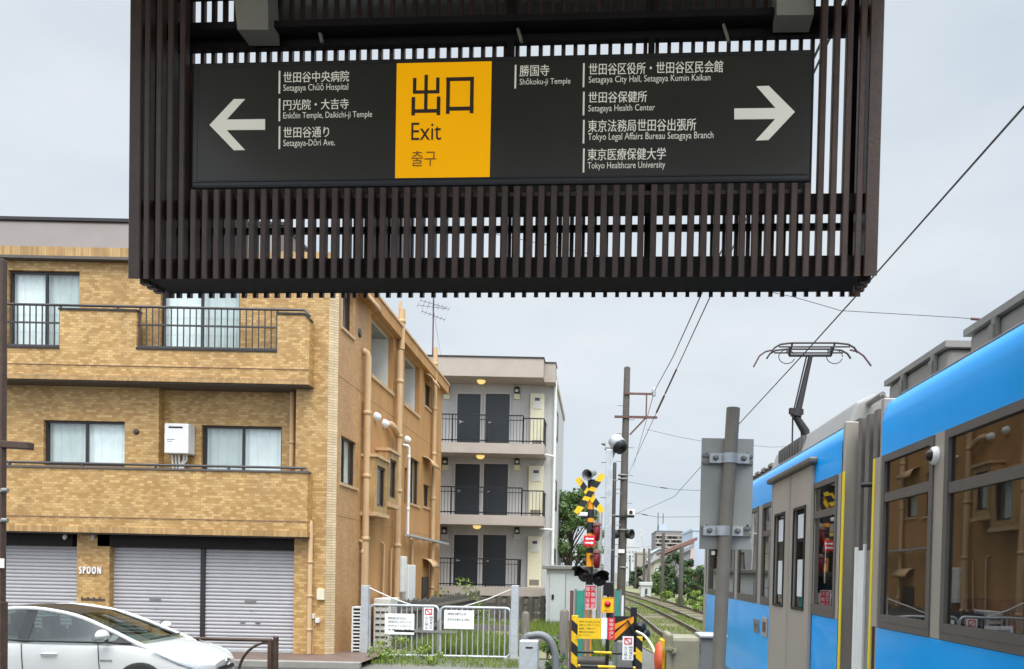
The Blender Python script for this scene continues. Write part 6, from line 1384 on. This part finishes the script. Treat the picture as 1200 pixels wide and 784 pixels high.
def blades(name, n, fx, h_, seed):
    rnd = random.Random(seed); mb = MB()
    for _ in range(n):
        x, y = fx(rnd); hh = h_ * rnd.uniform(.3, 1.2); a = rnd.uniform(0, 6.3); w_ = hh * .06 + .004; l = hh * rnd.uniform(.1, .5); b = rnd.uniform(0, 6.3)
        dx, dy = math.cos(a) * w_, math.sin(a) * w_; mb.add([(x - dx, y - dy, 0), (x + dx, y + dy, 0), (x + l * math.cos(b), y + l * math.sin(b), hh)], [(0, 1, 2)])
    return tag(mb.build(name, M['grass'], fix=False), {'verge_grass': 'rough grass behind the gate and around the sheds', 'track_grass': 'short grass growing between and beside the rails', 'front_grass': 'thin grass at the foot of the gate'}[name], 'grass', None, 'stuff')
from mathutils import noise as _nz
def patchy(fx, thr):
    def g(r):
        for _ in range(20):
            x, y = fx(r)
            if _nz.noise(Vector((x * .55, y * .35, 3.1))) > thr: break
        return x, y
    return g
blades('verge_grass', 15000, patchy(lambda r: (r.uniform(-4.4, .6), 17 + 11 * r.random() ** 1.3), -.15), .28, 51)
blades('front_grass', 1500, patchy(lambda r: (r.uniform(XS + .9, -1.4), r.uniform(15.2, 17)), 0), .12, 52)
def tg(r):
    y = 15 + 60 * r.random() ** 1.6; c = r.random()
    if c < .3: return cn(y) + r.uniform(-1.7, -.75), y
    if c < .5: return cn(y) + r.uniform(-.5, .5), y
    if c < .8: return (cn(y) + cf(y)) / 2 + r.uniform(-.35, .35), y
    return cf(y) + r.uniform(.75, 4.5), y
blades('track_grass', 22000, patchy(tg, -.1), .16, 53)

# ================================================================== ALONG THE LINE
dp = [(799, 640, 44, .12, 'grey trackside pole nearest to the end of the tram'), (777.5, 625, 56, .12, 'trackside pole before the pink house'), (761, 643, 66, .11, 'weathered dark trackside pole right of the white hut'), (755, 643, 78, .11, 'slim trackside pole behind the white hut'), (745.5, 648, 92, .10, 'distant trackside pole in front of the beige building'), (738.5, 651, 108, .1, 'far small trackside pole close to the brown utility pole')]
for px, py, Y, r, lab in dp: pole('trackside_pole', lab, px, py, Y, r * 1.15, r, 'concrete_pole' if px != 761 else 'wood_dark', 'poles along the tracks', steps=False)
def house(name, lab, cat, x0, y0, x1, y1, Y, dep, wm, roof=None, rm='midgrey', wins=(), overh=.3, group=None):
    q = rect(x0, y0, x1, y1, Y); t = thing(name, lab, cat, ((q[0] + q[1]) / 2, Y, 0), 0, group); a, b, _, z = q
    if roof is None: MB().box(a, b, Y, Y + dep, -.01, z).build('wall', M[wm], t); MB().box(a - .1, b + .1, Y - .1, Y + dep, z + .003, z + .25).build('roof', M[rm], t)
    elif roof == 'gable':
        m_ = (a + b) / 2; rh = (b - a) * .3; MB().prism([(a, Y, -.01), (b, Y, -.01), (b, Y, z), (m_, Y, z + rh), (a, Y, z)], (0, dep, 0)).build('wall', M[wm], t)
        mb = MB(); mb.prism([(a - overh, Y - .3, z - overh * .6 + .02), (m_, Y - .3, z + rh + .02), (b + overh, Y - .3, z - overh * .6 + .02), (b + overh, Y - .3, z - overh * .6 + .2), (m_, Y - .3, z + rh + .22), (a - overh, Y - .3, z - overh * .6 + .2)], (0, dep + .5, 0)); mb.build('roof', M[rm], t)
    elif roof == 'mono':
        zl = z * .72; MB().prism([(a, Y, -.01), (b, Y, -.01), (b, Y, z), (a, Y, zl)], (0, dep, 0)).build('wall', M[wm], t); mb = MB(); mb.prism([(a - .4, Y - .4, zl + .02), (b + .3, Y - .4, z + .1), (b + .3, Y - .4, z + .5), (a - .4, Y - .4, zl + .42)], (0, dep + .6, 0)); mb.build('roof', M[rm], t)
    for wx0, wy0, wx1, wy1 in wins:
        w_ = rect(wx0, wy0, wx1, wy1, Y); o = MB().box(w_[0], w_[1], Y - .06, Y + .02, w_[2], w_[3]).build('window', M['dark_metal'], t); MB().box(w_[0] + .08, w_[1] - .08, Y - .07, Y - .061, w_[2] + .08, w_[3] - .08).build('pane', M['curtain_dim'], o)
    return t
house('house', 'pink walled building with a sloping rust coloured roof right of the tracks', 'house', 781, 634, 813, 690, 88, 10, 'pink', 'mono', 'tile_red', ((783, 668, 785.5, 674),))
q = rect(781, 651, 786.5, 662, 87.6); tag(MB().prism([(q[0], 87.8, q[3]), (q[1], 87.8, q[3]), (q[1], 87.2, q[2]), (q[0], 87.2, q[2])], (0, .1, .05)).build('red_awning', M['awning']), 'faded red awning fixed to the pink walled building', 'awning')
house('house', 'dark grey house block in front of the pink walled building', 'house', 787, 643, 809, 680, 80, 5, 'midgrey', 'mono', 'midgrey')
house('apartment_block', 'tall blue grey windowless building at the right end of the far row', 'building', 811, 622, 832, 690, 95, 12, 'bluegrey', None, 'bluegrey', ((823, 662, 826, 672),))
house('house', 'small pale house with a pitched roof left of the pink building', 'house', 766, 659, 778.5, 688, 84, 7, 'creamwall', 'gable', 'galv_dark', ((768, 666, 776, 674),))
house('house', 'pale blue roofed house behind the small pale house', 'house', 765, 648, 780, 680, 100, 8, 'palewall', 'gable', 'bluegrey')
house('house', 'beige flat roofed building with a dark window left of the pale houses', 'house', 746.5, 649, 766, 688, 110, 9, 'beigewall', None, 'beigewall', ((757, 653, 761, 658),))
house('house', 'brown timber house behind the white hut', 'house', 757, 664, 767, 690, 92, 6, 'beigewall', 'gable', 'dark_metal', ((759, 671, 763, 676),))
house('hut', 'low white hut with a dark doorway beside the tracks', 'hut', 751.5, 686, 763, 697, 62, 2, 'palewall', None, 'palewall', ((756, 690, 758.5, 696),))
house('apartment_block', 'far pale apartment block at the left of the distant row', 'building', 731, 641, 748, 690, 170, 15, 'palewall', None, 'palewall', tuple((x, y, x + 1.6, y + 2) for x in (733, 737, 741, 744.5) for y in (646, 651, 656)))
house('apartment_block', 'very distant pale tower block beside the utility pole', 'building', 734.5, 629, 743, 670, 330, 20, 'palewall', None, 'palewall')
house('apartment_block', 'distant low pale block behind the lattice tower', 'building', 743, 640, 767, 670, 300, 20, 'palewall', None, 'palewall', tuple((x, y, x + 2, y + 1.6) for x in (748, 753, 758) for y in (642, 646)))
# tall dark block with masts
YTB = 200; t = house('apartment_block', 'tall dark grey apartment block with balconies and two roof masts in the distance', 'building', 768.5, 623, 799, 690, YTB, 18, 'darkgrey', None, 'darkgrey')
mb = MB()
for y in (627, 631.5, 636, 640.5): q = rect(768, y, 799.5, y + 1.4, YTB - .6); mb.box(q[0], q[1], YTB - .9, YTB - .002, q[2], q[3])
mb.build('balcony_bands', M['beigewall'], t)
for i in range(6):
    for y in (628.5, 633, 637.5): q = rect(770 + i * 4.8, y, 772.2 + i * 4.8, y + 2.6, YTB); MB().box(q[0], q[1], YTB - .12, YTB - .01, q[2], q[3]).build('window', M['signwhite'] if (i + int(y)) % 3 == 0 else M['dark_room'], t)
q = rect(772, 614, 784, 622.5, YTB + 4); mb = MB(); mb.prism([(q[0], YTB + 3, q[2]), (q[1], YTB + 3, q[2]), (q[1] - .7, YTB + 3, q[2] + .6), ((q[0] + q[1]) / 2 + .4, YTB + 3, q[3]), (q[0], YTB + 3, q[3] - .2)], (0, 6, 0)); mb.build('roof_house', M['bluegrey'], t)
mb = MB()
for px, py in ((772, 600), (778, 601)): p = P(px, py, YTB + 3); mb.tube([(p.x, YTB + 5, q[2]), (p.x, YTB + 5, p.z)], .16, 5)
mb.build('roof_mast', M['darkgrey'], t)
mb = MB(); YLT = 420; t = thing('lattice_tower', 'faint steel lattice transmission tower far away above the roofs', 'tower', (P(751.5, 660, YLT).x, YLT, 0)); p = P(751.5, 620, YLT); bw2 = 3.2
for s1 in (-1, 1):
    for s2 in (-1, 1): mb.bar((p.x + s1 * bw2, YLT + s2 * bw2, 0), (p.x + s1 * .5, YLT + s2 * .5, p.z), .3, .3)
for k in range(9):
    z0, z1 = p.z * k / 9, p.z * (k + 1) / 9; w0, w1 = bw2 + (.5 - bw2) * k / 9, bw2 + (.5 - bw2) * (k + 1) / 9
    mb.bar((p.x - w0, YLT - w0, z0), (p.x + w1, YLT - w1, z1), .2, .2); mb.bar((p.x + w0, YLT - w0, z0), (p.x - w1, YLT - w1, z1), .2, .2)
for zf, l in ((.95, 2.6), (.84, 3.2), (.73, 3.6)): mb.bar((p.x - l, YLT, p.z * zf), (p.x + l, YLT, p.z * zf), .3, .3)
mb.build('lattice', M['palewall'], t)
